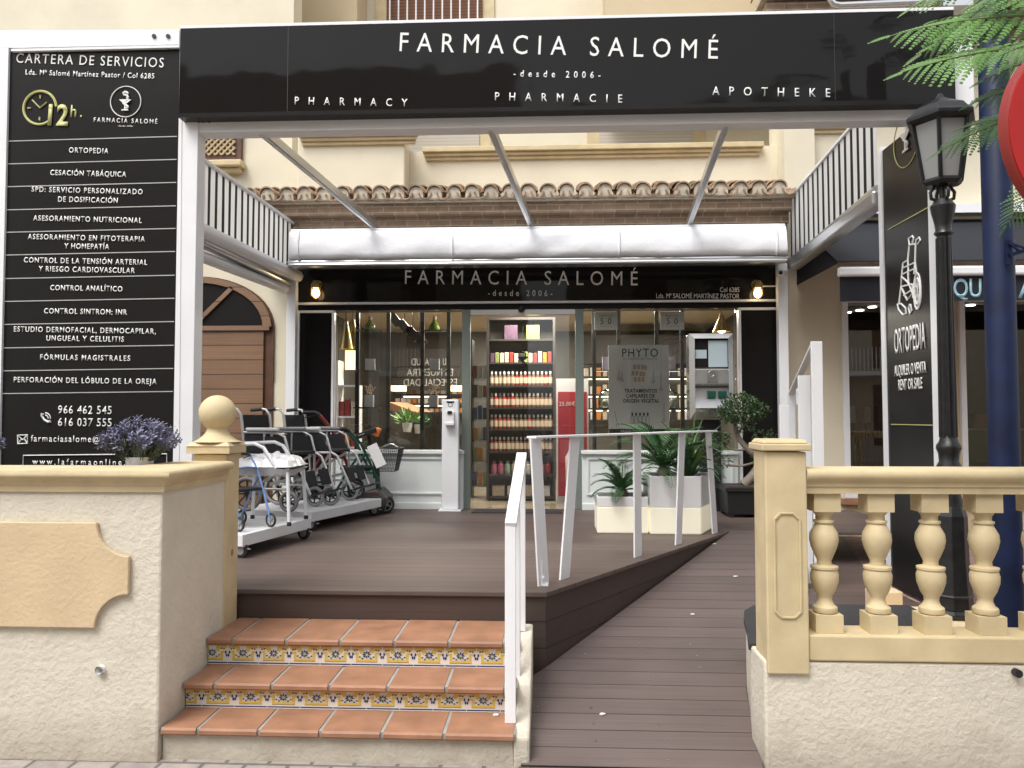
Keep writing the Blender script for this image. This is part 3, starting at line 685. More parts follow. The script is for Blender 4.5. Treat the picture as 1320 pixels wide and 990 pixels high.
A, B = Xo(1145, 296), Xo(1203, 254); m.bar(A, V((A.x, B.y, A.z)), .008, .006)
A, B = Xo(1149, 547), Xo(1204, 546); m.bar(A, V((A.x, B.y, A.z)), .008, .006)
c = Xo(1168, 183); m.ring(c + V((0, 0, .02)), .20, .004, 40, 6, (1, 0, 0))
build('rule_line', m, 'olive', rp_)
m = MB(); emblem(m, c + V((0, 0, .05)), V((0, -1, 0)), V((0, 0, 1)), .19, .006, V((-1, 0, 0)))
def zz(*pts): return [Xo(1000 + x / 3.094, 300 + y / 3.094) for x, y in pts]
for pts in ([(533, 50), (527, 105), (530, 170)], [(558, 45), (556, 120), (552, 165)], [(533, 48), (530, 22), (545, 12), (550, 22), (545, 40)], [(558, 45), (560, 28), (572, 18), (577, 30), (566, 45)],
            [(533, 48), (558, 45)], [(508, 120), (527, 108)], [(508, 120), (502, 175), (530, 200)], [(508, 140), (556, 118)], [(505, 165), (560, 140)], [(556, 118), (562, 165)], [(502, 175), (500, 215), (545, 205)],
            [(527, 150), (530, 205)], [(500, 215), (492, 280)], [(500, 215), (525, 270), (545, 240), (530, 200)], [(510, 250), (560, 215)], [(545, 205), (548, 260)],
            [(486, 285), (500, 283), (518, 300), (520, 322), (508, 328), (490, 305), (486, 285)], [(535, 285), (530, 300), (535, 325), (542, 310), (538, 285)]):
    m.tube(zz(*pts), .0065, 5)
for q in (1, .72): m.tube(zz(*[(565 + 14 * q * math.cos(t), 233 + 72 * q * math.sin(t)) for t in [i * .3 for i in range(22)]]), .0065, 5)
for t in range(0, 8): m.tube(zz((565, 233), (565 + 12 * math.cos(t * .785), 233 + 65 * math.sin(t * .785))), .003, 4)
build('icon', m, 'letter', rp_, smooth=50)
# rolled up awning cassette at the back
aw = thing('rolled_awning', (-.16, 8.2, 3.5), 'white awning roll folded up above the black fascia sign', 'awning')
a, b = Yp(379, 300, 8.15), Yp(1008, 300, 8.15)
m = MB(); n = 60; prof = [(8.32, 3.70), (8.05, 3.715), (8.005, 3.69), (7.985, 3.62), (7.975, 3.54), (7.97, 3.46), (7.985, 3.41), (8.03, 3.385), (8.32, 3.385)]
zo = Yp(700, 294, 8.05).z - 3.715
rnd = random.Random(5); ph = [rnd.uniform(0, 6) for _ in range(8)]
vs = []
for i in range(n + 1):
    x = a.x + (b.x - a.x) * i / n
    for j, (y, z) in enumerate(prof):
        wv = .004 * math.sin(i * .9 + j * 1.3 + ph[1]) + .006 * math.sin(i * .37 - j * .8) + rnd.uniform(-.003, .003) + .012 * max(0, math.sin(i * .55 + j * .9 + ph[2])) ** 6 - .010 * max(0, math.sin(i * .83 - j * .6 + ph[3])) ** 8
        f = 1 if 2 <= j <= 6 else .15
        vs.append((x, y + wv * f, z + zo + wv * f * .5))
k = len(prof); m.add(vs, [((i) * k + j, (i + 1) * k + j, (i + 1) * k + j + 1, i * k + j + 1)[::-1] for i in range(n) for j in range(k - 1)] + [tuple(range(k)), tuple(range(n * k + k - 1, n * k - 1, -1))])
build('cloth_roll', m, 'whitecloth', aw, smooth=60)
for f_ in (.02, .335, .67, .98):
    xx = a.x + (b.x - a.x) * f_; m = MB(); m.tube([(xx, y - .012, z + zo) for y, z in prof[1:8]], .009, 6); build('strap', m, 'whitep', aw, smooth=60)
zt_ = 3.385 + zo
m = MB(); m.box(a.x - .02, b.x + .02, 8.0, 8.34, zt_ - .03, zt_ + .004); m.box(a.x, b.x, 7.97, 8.06, zt_ - .065, zt_ - .033); build('front_bar', m, 'alu', aw, bevel=.012)
m = MB(); m.box(a.x, b.x, 8.03, 8.3, 3.705 + zo, 3.73 + zo); build('top_rail', m, 'white', aw, bevel=.006)
# striped side valances
def valance(x, zt0, zt1, zb0, zb1, y0, y1, lab):
    t = thing('side_awning', (x, (y0 + y1) / 2, 3.4), lab, 'awning', 'striped side awnings')
    m = MB(); n = 90; vs = []; fs = []
    for i in range(n + 1):
        f = i / n; y = y0 + (y1 - y0) * f; dx = .002 * math.sin(f * 40) + .0015 * math.sin(f * 95)
        vs += [(x, y, zt0 + (zt1 - zt0) * f), (x + dx * .7, y, (zt0 + zb0 + (zt1 + zb1 - zt0 - zb0) * f) / 2), (x + dx, y, zb0 + (zb1 - zb0) * f)]
    for i in range(n):
        for j in range(2):
            q = (i * 3 + j, i * 3 + j + 1, i * 3 + j + 4, i * 3 + j + 3); fs.append(q)
    m.add(vs, fs); build('striped_cloth', m, 'stripe', t, smooth=60)
    m = MB(); m.bar((x + .003, y0, zt0 + .02), (x + .003, y1, zt1 + .02), .04, .03); build('top_rail', m, 'white', t, bevel=.006)
    return t
t = valance(-2.85, 3.70, 3.75, 3.10, 3.20, PY + .16, 8.45, 'black and white striped side awning above the wheelchair platforms')
m = MB(); m.tube([(-2.80, PY + .16, 3.10), (-2.80, 8.5, 3.18)], .065, 14); m.tube([(-2.90, PY + .2, 2.93), (-2.90, 8.4, 3.02)], .05, 12); build('roller_tube', m, 'white', t, smooth=40)
t = valance(2.62, 4.13, 3.96, 3.47, 3.32, 6.23, 8.45, 'black and white striped side awning beside the wheelchair drawing panel')
m = MB(); m.tube([(2.63, 6.24, 3.41), (2.63, 8.5, 3.27)], .05, 12); build('roller_tube', m, 'alu', t, smooth=40)
c = Yp(1010, 352, 8.3); t = thing('security_camera', c, 'small white camera on the pergola post under the striped awning', 'camera')
m = MB(); m.bar(c + V((-.05, -.08, -.01)), c + V((.04, .06, .02)), .06, .06); build('body', m, 'white', t, bevel=.015); m = MB(); m.lathe([(.02, 0), (.02, .01)], c + V((-.052, -.083, -.012)), 12, (-.5, -.8, 0)); build('lens', m, 'black', t)
# ================================================================== NEIGHBOUR SHOP (right)
nb = thing('neighbour_shop_front', (5, WY, .3), 'neighbouring shop front with pale frames and dim windows beyond the street lamp', 'shop front')
NY = WY - .17
xs0, xs1, xs2, xs3 = Yp(1087, 500, NY).x, Yp(1208, 500, NY).x, Yp(1238, 500, NY).x, Yp(1238, 500, NY).x + 1.6
ztw, zbw = 2.93, .72
m = MB(); m.box(3.27, 9, WY - .15, WY + .2, 2.93, 2.949); m.box(3.27, 9, WY - .15, WY + .2, .0, zbw); m.box(xs1, xs2, WY - .15, WY + .2, zbw, ztw); m.box(xs3, 9, WY - .15, WY + .2, zbw, ztw); m.box(3.27, xs0, WY - .15, WY + .2, zbw, ztw)
build('wall', m, 'facade2', nb)
m = MB(); m.box(3.2, 8, WY - .22, WY - .153, zbw - .07, zbw - .002); build('window_sill', m, 'terra', nb, bevel=.006)
for a_, b_ in ((xs0, xs1), (xs2, xs3)):
    m = MB(); m.box(a_, a_ + .06, NY - .02, NY + .08, zbw, ztw); m.box(b_ - .06, b_, NY - .02, NY + .08, zbw, ztw); m.box(a_ + .06, b_ - .06, NY - .02, NY + .08, zbw, zbw + .05); m.box(a_ + .06, b_ - .06, NY - .02, NY + .08, ztw - .05, ztw)
    f_ = build('window', m, 'white', nb, bevel=.004)
    build('pane', MB().box(a_ + .06, b_ - .06, NY + .02, NY + .03, zbw + .05, ztw - .05), 'glassdark', f_)
m = MB(); m.box(3.27, 7.5, 11.3, 11.4, .3, 3.3); m.box(3.27, 7.5, WY + .2, 11.3, 3.0, 3.1); m.box(3.2, 3.27, WY + .2, 11.3, .3, 3.0); m.box(7.5, 7.6, WY + .2, 11.3, .3, 3.0); m.box(3.27, 7.5, WY + .2, 11.3, .29, .31)
build('interior_wall', m, mat('dim shop interior', (.16, .12, .09), .8, var=.2), nb)
for px, py, y in ((1125, 420, 9.9), (1109, 434, 10.2), (1093, 440, 10.4), (1252, 426, 9.8)):
    c = Yp(px, py, y); c.z = 2.985; m = MB(); m.lathe([(.05, 0), (.05, .012)], c, 12); build('downlight', m, 'coollit', nb)
# dark awning
na = thing('dark_awning', (5.2, 8.0, 3.3), 'dark navy shop awning with pale blue capitals over the neighbouring window', 'awning')
x0, x1 = 2.76, 8.5
m = MB(); m.prism([(x0, WY - .16, 3.80), (x0, 7.5, 3.10), (x0, 7.5, 3.085), (x0, WY - .16, 3.78)], (x1 - x0, 0, 0)); m.prism([(x0 + .01, WY - .16, 3.77), (x0 + .01, 7.52, 3.08), (x0 + .01, WY - .16, 3.08)], (.006, 0, 0)); build('canopy', m, 'navycloth', na)
zf = Yp(1100, 351, 7.5).z
m = MB(); m.box(x0, x1, 7.44, 7.52, zf - .045, zf + .045); build('front_bar', m, 'white', na, bevel=.02)
m = MB(); m.box(x0 + .02, x1, 7.49, 7.5, zf - .28, zf - .047); va = build('valance', m, 'navycloth', na)
lt = mat('pale blue lettering', (.30, .52, .60), .6)
ptext('QUI', 1229, 1271, 383, 23, 7.488, va, .0, m=lt, bold=.015); ptext('A', 1312, 1328, 384, 23, 7.488, va, .0, m=lt, bold=.015)
m = MB(); m.box(2.7, 8.5, WY - .34, WY - .17, 3.83, 3.93); tag(build('wall_ledge', m, 'white'), 'thin pale ledge on the wall above the dark navy awning', 'ledge')
# ================================================================== STREET WALLS, STAIRS, BALUSTRADE
lw = thing('garden_wall', (-3.5, 3.6, 0), 'low rough cream wall with ochre coping and raised ochre panel left of the tiled steps', 'wall')
m = MB(); m.prism([(-9, 3.6, -.02), (-1.82, 3.6, -.02), (-1.82, 4.32, -.02), (-1.98, 4.40, -.02), (-1.98, 3.80, -.02), (-9, 3.80, -.02)], (0, 0, 1.28)); build('wall', m, 'stucco', lw, bevel=.012)
def coping(pts_out, z):
    """swept coping: rounded top roll, cove and fillet along an L shaped plan line (outward normals given)"""
    prof = [(-.24, 0), (.012, 0), (.014, .028), (.022, .034), (.026, .052), (.034, .058), (.050, .066), (.056, .082), (.052, .098), (.036, .108), (-.24, .110)]
    vs, k = [], len(prof)
    for (x, y), (nx, ny) in pts_out:
        vs += [(x + nx * o, y + ny * o, z + h) for o, h in prof]
    n = len(pts_out)
    return MB().add(vs, [(i * k + j, i * k + (j + 1) % k, (i + 1) * k + (j + 1) % k, (i + 1) * k + j)[::-1] for i in range(n - 1) for j in range(k)] + [tuple(range(k)), tuple(range(n * k - 1, (n - 1) * k - 1, -1))])
m = coping([((-9, 3.6), (0, -1)), ((-1.82, 3.6), (1, -1)), ((-1.82, 4.295), (1, 0))], 1.25)
build('coping', m, 'trim', lw, smooth=45)
def q(px, py): return Yp(px, py, 3.6)
yp0 = q(128, 673); yp1 = q(169, 740); yz0 = q(128, 673).z; yz1 = q(128, 808).z; xa, xb = yp0.x, yp1.x
rr = xb - xa
pts = [(-6, yz0)] + [(xa + rr - rr * math.cos(t), yz0 - rr * 1.0 * math.sin(t)) for t in [i * math.pi / 2 / 10 for i in range(11)]]
h = (yz0 - yz1); lowc = yz1
pts = [(-6, yz0), (xa, yz0)] + [(xb - rr * math.cos(t), yz0 - rr * math.sin(t) * .98) for t in [i * math.pi / 20 for i in range(1, 11)]]
pts += [(xb, lowc + rr * .98)] + [(xb - rr * math.sin(t), lowc + rr * .98 * math.cos(t)) for t in [i * math.pi / 20 for i in range(1, 11)]] + [(xa, lowc), (-6, lowc)]
cl = [pts[0]]
for p in pts[1:]:
    if (V(p) - V(cl[-1])).length > 1e-4: cl.append(p)
m = MB(); m.prism([(x, 3.575, z) for x, z in cl], (0, .022, 0)); build('raised_panel', m, 'panel', lw, bevel=.004)
m = MB(); c = q(131, 862); m.tube([c + V((0, -.02, -.004)), c + V((0, .05, 0))], .022, 14, cap=False); m.tube([c + V((0, .05, 0)), c + V((0, -.02, -.004))], .016, 14, cap=False); build('drain_spout', m, 'whitep', lw, smooth=40)
m = MB(); m.lathe([(.015, 0), (.015, .002)], c + V((0, .0, 0)), 12, (0, 1, 0)); build('drain_hole', m, 'black', lw)
# ball topped pillar
gp = thing('gate_pillar', (-1.88, 4.4, .3), 'ochre pillar topped with a plain ball at the head of the left wall', 'pillar')
px0, px1, py0, py1 = -2.003, -1.812, 4.30, 4.485
m = MB(); m.box(px0, px1, py0, py1, .40, 1.395); build('shaft', m, 'trim', gp, bevel=.006)
m = MB(); d = .028; m.box(px0 - d, px1 + d, py0 - d, py1 + d, 1.40, 1.44)
cx, cy = (px0 + px1) / 2, (py0 + py1) / 2
def frust(m, r0, r1, z0, z1): m.lathe([(r0 * 1.414, z0), (r1 * 1.414, z1)], (cx, cy, 0), 4, rot=math.pi / 4)
frust(m, .125, .105, 1.441, 1.462); m.lathe([(.135, 1.463), (.108, 1.475), (.075, 1.50), (.058, 1.525), (.056, 1.55)], (cx, cy, 0), 24)
build('cap', m, 'trim', gp, smooth=35); m = MB(); m.ball((cx, cy, 1.628), .103, 32); build('ball', m, 'trim', gp, smooth=80)
m = MB(); c = V((px1 + .0005, 4.40, .83)); m.ball(c, .018, 8, (.2, 1, 1.2)); build('chipped_spot', m, 'terra', gp)
# stairs
st = thing('tiled_steps', (-1, 3.6, 0), 'three terracotta steps with painted yellow and white tile risers up to the deck', 'steps')
X0, X1 = -1.815, -.155
tz = [.156, .29, .433]; ty = [(3.60, 3.875), (3.82, 4.125), (4.085, 4.51)]
m = MB(); m.box(X0, X1 - .012, 3.635, 3.90, -.02, tz[0] - .032); m.box(X0, X1 - .012, 3.865, 4.14, -.02, tz[1] - .032); m.box(X0, X1 - .012, 4.132, 4.505, -.02, tz[2] - .032)
build('core', m, 'stucco', st)
m = MB(); m.prism([(X1 - .01, 3.62, -.01), (X1 - .01, 3.62, .135), (X1 - .01, 3.85, .175), (X1 - .01, 3.92, .27), (X1 - .01, 4.06, .33), (X1 - .01, 4.16, .42), (X1 - .01, 4.44, .44), (X1 - .01, 4.44, -.01)], (.075, 0, 0))
build('side_cheek', m, 'stucco', st, bevel=.012)
for i in range(3):
    y0, y1 = ty[i]; z = tz[i]; xs = [X0 + .02 + (.0 if i else .0)]
    first = [.14, .12, .10][i] + .04; tw = .288
    ed = [X0, X0 + first]
    while ed[-1] + tw < X1 - .05: ed.append(ed[-1] + tw)
    ed.append(X1)
    m = MB(); m.box(X0, X1, y0 + .012, y1, z - .030, z - .004); m.mi = 1
    rnd = random.Random(i)
    for a_, b_ in zip(ed, ed[1:]):
        g = .0085; dz = rnd.uniform(-.001, .001)
        pr = [(y0 + .006, z - .034), (y0, z - .026), (y0, z - .010), (y0 + .008, z - .001), (y0 + .02, z), (y1 - .003, z), (y1 - .003, z - .02), (y0 + .03, z - .02), (y0 + .03, z - .034)]
        m.prism([(a_ + g, yy, zz_ + dz) for yy, zz_ in pr], (b_ - a_ - 2 * g, 0, 0))
    build('tread', m, ['grout', 'terra'], st, smooth=35)
for i in range(2):
    z0, z1 = tz[i] + .001, tz[i + 1] - .036; y = ty[i][1] - .012
    m = MB(); tw = .166; m.mi = 0; m.box(X0, X1 - .012, y, y + .012, z0, z1); hh = z1 - z0
    n = int((X1 - X0) / tw) + 2
    sh = -.085 if i == 0 else -.06
    for t in range(n):
        a_ = X0 + sh + t * tw
        def U(u, v): return (min(max(a_ + u * tw, X0), X1 - .013), z0 + v * hh)
        def poly(pts, mi, lay):
            P = [(U(*p)[0], y - .0006 * lay, U(*p)[1]) for p in pts]
            if max(p[0] for p in P) - min(p[0] for p in P) < .004: return
            m.mi = mi; m.prism(P, (0, .0004, 0))
        poly([(.0, .0), (.008, .0), (.008, 1), (0, 1)], 5, 1)
        poly([(.01, .05), (.99, .05), (.99, .11), (.01, .11)], 3, 1)
        # yellow broken frame with curled ends
        for pts in ([(.15, .22), (.85, .22), (.85, .33), (.15, .33)], [(.15, .33), (.24, .33), (.24, .58), (.15, .58)], [(.76, .33), (.85, .33), (.85, .58), (.76, .58)],
                    [(.02, .80), (.40, .80), (.36, .93), (.02, .93)], [(.60, .80), (.98, .80), (.98, .93), (.64, .93)], [(.30, .60), (.42, .70), (.40, .80), (.24, .80)], [(.58, .70), (.70, .60), (.76, .80), (.60, .80)],
                    [(.08, .56), (.24, .585), (.22, .68), (.10, .66)], [(.76, .585), (.92, .56), (.90, .66), (.78, .68)]): poly(pts, 1, 1)
        for pts in ([(.15, .195), (.85, .195), (.85, .22), (.15, .22)], [(.13, .22), (.15, .22), (.15, .56), (.13, .56)], [(.85, .22), (.87, .22), (.87, .56), (.85, .56)], [(.02, .93), (.98, .93), (.98, .955), (.02, .955)]): poly(pts, 2, 2)
        for k in range(8):
            an = k * math.pi / 4; c_, s_ = math.cos(an), math.sin(an); rx, rz = .15, .19
            poly([(.5 + .03 * c_, .58 + .04 * s_), (.5 + rx * .6 * c_ - .03 * s_, .58 + rz * .6 * s_ + .04 * c_), (.5 + rx * c_, .58 + rz * s_), (.5 + rx * .6 * c_ + .03 * s_, .58 + rz * .6 * s_ - .04 * c_)], 3 if k % 2 else 4, 3 + k)
        for (u, v) in ((.03, .45), (.97, .45), (.06, .60), (.94, .60)):
            poly([(u + .028 * math.cos(k * 1.05), v + .085 * math.sin(k * 1.05)) for k in range(6)], 3, 4)
        for (u, v) in ((.28, .45), (.72, .45), (.20, .78), (.80, .78), (.36, .38), (.64, .38), (.12, .76), (.88, .76)):
            poly([(u - .04, v), (u, v + .045), (u + .045, v + .02), (u, v - .035)], 4, 4)
    build('tiled_riser', m, ['glaze', 'gly', 'gld', 'gln', 'glg', 'grout'], st)
# stair handrail
sr = thing('stair_handrail', (-.18, 3.73, .156), 'sloping white flat bar handrail standing on the terracotta steps', 'handrail')
n0, n1 = V((-.182, 3.725, 1.10)), V((-.150, 4.34, 1.395))
m = MB(); m.bar(n0 - V((.0, .0, .012)), n1, .056, .03); build('rail', m, 'white', sr, bevel=.003)
for (x, y, z0, t) in ((-.184, 3.74, tz[0], 0), (-.172, 3.985, tz[1], .40), (-.155, 4.31, tz[2], .94)):
    zt2 = n0.z + (n1.z - n0.z) * t - .018; m = MB(); m.box(x - .026, x + .026, y - .012, y + .012, z0, zt2); build('post', m, 'white', sr, bevel=.003)
# deck railing with leaning posts
dr_ = thing('deck_railing', (.6, 5.7, DZ), 'white railing of leaning flat posts along the sloping deck edge above the ramp', 'railing')
A0, A1 = V((-.06, 4.66, 0)), V((1.42, 6.83, 0)); rd = (A1 - A0).normalized()
def on(px):
    r_ = _ray(px, 560); r_ = V((r_.x, r_.y)); # solve A0 + t*rd = s*r
    den = rd.x * r_.y - rd.y * r_.x; t = -(A0.x * r_.y - A0.y * r_.x) / den; return A0 + rd * t
rz = 1.485
m = MB(); m.bar(on(685) + V((0, 0, rz)), on(920) + V((0, 0, rz)), .07, .014); build('rail', m, 'white', dr_, bevel=.002)
for tp, bp in ((690, 700), (741, 727), (821, 821), (879, 873), (913, 920)):
    p, q_ = on(tp) + V((0, 0, rz - .008)), on(bp) + V((0, 0, DZ)); wd = .105
    m = MB(); r_ = rd * wd / 2; r2 = V((rd.y, -rd.x, 0)) * .006
    m.prism([q_ + r_ + r2, q_ - r_ + r2, q_ - r_ - r2, q_ + r_ - r2], p - q_)
    po = build('post', m, 'white', dr_)
    if tp == 690:
        m = MB(); m.box(q_.x - .03, q_.x + .03, q_.y - .03, q_.y + .03, DZ, DZ + .008); m.bar(q_ + V((-.015, -.02, .008)), q_ + V((-.015, -.02, .15)), .02, .012); m.tube([q_ + V((.0, -.03, .05)), q_ + V((0, .03, .05))], .008, 8); build('foot_bracket', m, 'white', po)
# right wall with balustrade
rw = thing('balustrade', (2.5, 3.6, 0), 'cream stucco wall with ochre balusters, rail and panelled end pillar right of the ramp', 'balustrade')
m = MB(); m.box(.975, 6, 3.62, 3.86, -.02, .50); build('wall', m, 'stucco', rw, bevel=.012)
X = .985; m = MB(); m.box(X, 1.172, 3.60, 3.80, .445, 1.445)
build('pillar', m, 'trim', rw, bevel=.007)
m = MB(); m.box(X - .018, 1.19, 3.58, 3.82, 1.45, 1.482); m.lathe([(.105 * 1.414, 1.483), (.092 * 1.414, 1.502)], ((X + 1.172) / 2, 3.70, 0), 4, rot=math.pi / 4); build('pillar_cap', m, 'trim', rw, bevel=.006)
pc = (X + 1.172) / 2
def octa(w_, h_, ch, zc_): return [(-w_, zc_ - h_ + ch), (-w_ + ch, zc_ - h_), (w_ - ch, zc_ - h_), (w_, zc_ - h_ + ch), (w_, zc_ + h_ - ch), (w_ - ch, zc_ + h_), (-w_ + ch, zc_ + h_), (-w_, zc_ + h_ - ch)]
zc_ = (q(1005, 660).z + q(1005, 797).z) / 2; hh = (q(1005, 660).z - q(1005, 797).z) / 2
o_, i_ = octa(.062, hh, .03, zc_), octa(.052, hh - .010, .026, zc_); m = MB()
for k in range(8): m.prism([(pc + o_[k][0], 3.592, o_[k][1]), (pc + o_[(k + 1) % 8][0], 3.592, o_[(k + 1) % 8][1]), (pc + i_[(k + 1) % 8][0], 3.592, i_[(k + 1) % 8][1]), (pc + i_[k][0], 3.592, i_[k][1])], (0, .006, 0))
build('pillar_moulding', m, 'trim', rw, bevel=.002)
zr0, zr1 = 1.254, 1.37
prof = [(3.63, zr0), (3.63, zr0 + .028), (3.622, zr0 + .034), (3.622, zr0 + .052), (3.612, zr0 + .060), (3.600, zr0 + .068), (3.594, zr0 + .085), (3.598, zr0 + .104), (3.612, zr0 + .115), (3.79, zr0 + .115), (3.80, zr0 + .09), (3.79, zr0 + .06), (3.77, zr0)]
m = MB(); m.prism([(1.174, y, z) for y, z in prof], (4.8, 0, 0)); build('rail', m, 'trim', rw, smooth=40)
m = MB(); m.box(1.174, 6, 3.612, 3.80, .503, .618); build('plinth', m, 'trim', rw, bevel=.008)
bp = [(.060, .0), (.0, .0)]
prof = [(.056, .10), (.060, .112), (.058, .128), (.042, .142), (.034, .165), (.036, .185), (.052, .215), (.066, .262), (.068, .30), (.060, .328), (.066, .332), (.066, .344), (.036, .352), (.034, .375), (.045, .40), (.062, .445), (.070, .485), (.067, .52), (.052, .55), (.042, .572), (.050, .578), (.050, .588), (.038, .594), (.038, .615), (.05, .632), (.056, .640)]
prof = [(r_ * .93, .619 + (z - .10) * (.54 / .54) * .86 + .085) for r_, z in prof]
for k in range(18):
    x = Yp(1062, 700, 3.705).x + k * .2415; m = MB(); m.box(x - .062, x + .062, 3.645, 3.765, .619, .70); m.box(x - .060, x + .060, 3.648, 3.762, 1.168, 1.2535); m.lathe(prof, (x, 3.705, 0), 24)
    build('baluster', m, 'trim', rw, smooth=38)
m = MB(); c = q(1312, 868); m.tube([c + V((0, -.01, 0)), c + V((0, .06, 0))], .018, 12); build('drain_hole', m, 'black', rw)
# curved low wall along the ramp with charcoal coping
cw = thing('curved_kerb_wall', (1.2, 4.2, 0), 'low white wall with charcoal coping curving away from the ramp behind the balustrade', 'wall')
cp = [(.978, 3.865), (1.03, 4.10), (1.075, 4.35), (1.12, 4.52), (1.20, 4.63), (1.32, 4.68), (2.1, 4.68), (2.1, 3.865)]
m = MB(); m.prism([(x, y, -.02) for x, y in cp], (0, 0, .49)); build('wall', m, 'stucco', cw, bevel=.01)
m = MB(); m.prism([(x - (.012 if x < 1.25 else 0), y + (.012 if y > 4.6 else 0), .473) for x, y in cp], (0, 0, .035)); build('coping', m, 'greycap', cw, bevel=.006)
m = MB(); m.box(2.02, 2.10, 4.0, 4.9, .509, .60)
# stepped kerb and lamp pedestal
sk = thing('stepped_kerb', (2.3, 4.9, .3), 'small stepped ochre kerb at the foot of the street lamp', 'kerb')
m = MB(); m.box(2.12, 2.9, 4.70, 5.25, .0, .37); m.box(2.12, 2.32, 5.255, 5.38, .0, .46); m.box(2.105, 2.9, 4.05, 4.695, 0, .33); build('block', m, 'panel', sk, bevel=.01)
# ================================================================== STREET LAMP, BLUE COLUMN, ROAD SIGN, TREE
LX, LYy, LZ = 2.505, 5.0, .372
sl2 = thing('street_lamp', (LX, LYy, LZ), 'black cast iron street lamp with six sided lantern behind the balustrade', 'street lamp')
c0 = (LX, LYy, 0)
zz_ = lambda py: Yp(1222, py, LYy).z
m = MB(); m.lathe([(.135, LZ), (.14, LZ + .03), (.12, LZ + .05)], c0, 8, rot=.39); m.lathe([(.118, LZ + .05), (.10, LZ + .35), (.095, LZ + .62), (.075, LZ + .68)], c0, 8, rot=.39)
for z in (LZ + .12, LZ + .52): m.lathe([(.112 - .025 * (z > .7), z), (.122 - .025 * (z > .7), z + .012), (.112 - .025 * (z > .7), z + .024)], c0, 8, rot=.39)
build('pedestal', m, 'blackiron', sl2, bevel=.004)
zb, zn, zt3 = LZ + .68, zz_(605), zz_(305)
m = MB(); m.lathe([(.072, zb), (.062, zb + .08), (.058, zn - .12), (.07, zn - .10), (.058, zn - .07), (.052, zn - .03), (.072, zn), (.072, zn + .02), (.056, zn + .05), (.06, zn + .10), (.072, zn + .13), (.07, zn + .15), (.056, zn + .17), (.046, zn + .21)], c0, 16)
for k in range(10):
    a_ = k * math.pi / 5; m.tube([(LX + .043 * math.cos(a_), LYy + .043 * math.sin(a_), zn + .2), (LX + .036 * math.cos(a_), LYy + .036 * math.sin(a_), zt3 - .01)], .011, 6)
m.lathe([(.044, zn + .2), (.037, zt3)], c0, 20)
z1 = zz_(262); m.lathe([(.038, zt3), (.056, zt3 + .02), (.046, zt3 + .04), (.05, zt3 + .08), (.068, z1 - .06), (.074, z1 - .02), (.06, z1), (.05, z1 + .02)], c0, 16)
build('pole', m, 'blackiron', sl2, smooth=35)
z2 = zz_(238); m = MB()
for sg in (-1, 1):
    m.tube([(LX + sg * .02, LYy, z1 + .01), (LX + sg * .07, LYy, z1 + .03), (LX + sg * .075, LYy, z1 + .07), (LX + sg * .045, LYy, z1 + .11), (LX + sg * .07, LYy, z2)], .011, 8)
    m.tube([(LX, LYy + sg * .02, z1 + .01), (LX, LYy + sg * .07, z1 + .03), (LX, LYy + sg * .075, z1 + .07), (LX, LYy + sg * .045, z1 + .11), (LX, LYy + sg * .07, z2)], .011, 8)
m.tube([(LX, LYy, z1), (LX, LYy, z2)], .02, 8); build('scroll_bracket', m, 'blackiron', sl2, smooth=60)
zc1, zc2, zc3 = zz_(160), zz_(148), zz_(127)
la = thing  # lantern built as parts of the lamp
m = MB(); m.lathe([(.10, z2 - .01), (.125, z2 + .01), (.12, z2 + .03)], c0, 6); m.lathe([(.17, zc1 - .01), (.215, zc1 + .012), (.215, zc1 + .035), (.20, zc1 + .05)], c0, 6)
for k in range(6):
    a_ = k * math.pi / 3; m.bar((LX + .118 * math.cos(a_), LYy + .118 * math.sin(a_), z2 + .02), (LX + .175 * math.cos(a_), LYy + .175 * math.sin(a_), zc1), .022, .018)
ln = build('lantern', m, 'blackiron', sl2, bevel=.003)
m = MB(); m.lathe([(.108, z2 + .03), (.163, zc1 - .012)], c0, 6, cap=False); build('lantern_glass', m, 'frosted', ln)
m = MB(); m.lathe([(.19, zc1 + .05), (.15, zc2 + .04), (.06, zc3 - .02), (.03, zc3), (.015, zc3 + .03)], c0, 6); build('lantern_roof', m, 'blackiron', ln)
BX, BY = 2.615, 4.60
bc = thing('blue_column', (BX, BY, .3), 'thick dark blue painted steel column to the right of the street lamp', 'column')
m = MB(); m.lathe([(.080, .1), (.080, 4.0), (.07, 4.02), (.07, 4.4)], (BX, BY, 0), 32); build('shaft', m, 'blue', bc, smooth=40)
c = Yp(1300, 325, BY - .1); m = MB(); m.bar(c + V((0, 0, .07)), c + V((0, 0, -.07)), .03, .008); m.bar(c + V((0, -.01, .05)), c + V((.05, -.02, .0)), .012, .012); m.bar(c + V((.0, -.01, -.02)), c + V((.35, -.03, .09)), .02, .02); m.bar(c + V((.0, -.01, .05)), c + V((.1, -.02, .01)), .01, .01); build('bracket', m, 'blue', bc)
# round red sign on its own post
rc = Yp(1393, 174, 2.3)
rs = thing('round_road_sign', (rc.x, 2.3, 0), 'plain red disc road sign cut by the picture edge beside the leaves', 'road sign')
ax = V((.3, -.95, 0)).normalized()
m = MB(); m.lathe([(.262, .0), (.268, .004), (.268, .028), (.262, .034)], rc, 64, -ax); build('rim', m, 'redd', rs, smooth=30)
m = MB(); m.lathe([(.261, -.003), (.261, .0)], rc, 64, -ax); build('disc', m, 'red', rs)
m = MB(); bk = rc - ax * .07; m.tube([(bk.x, bk.y, 0), (bk.x, bk.y, rc.z + .35)], .03, 16); build('post', m, 'alu', rs, smooth=60)
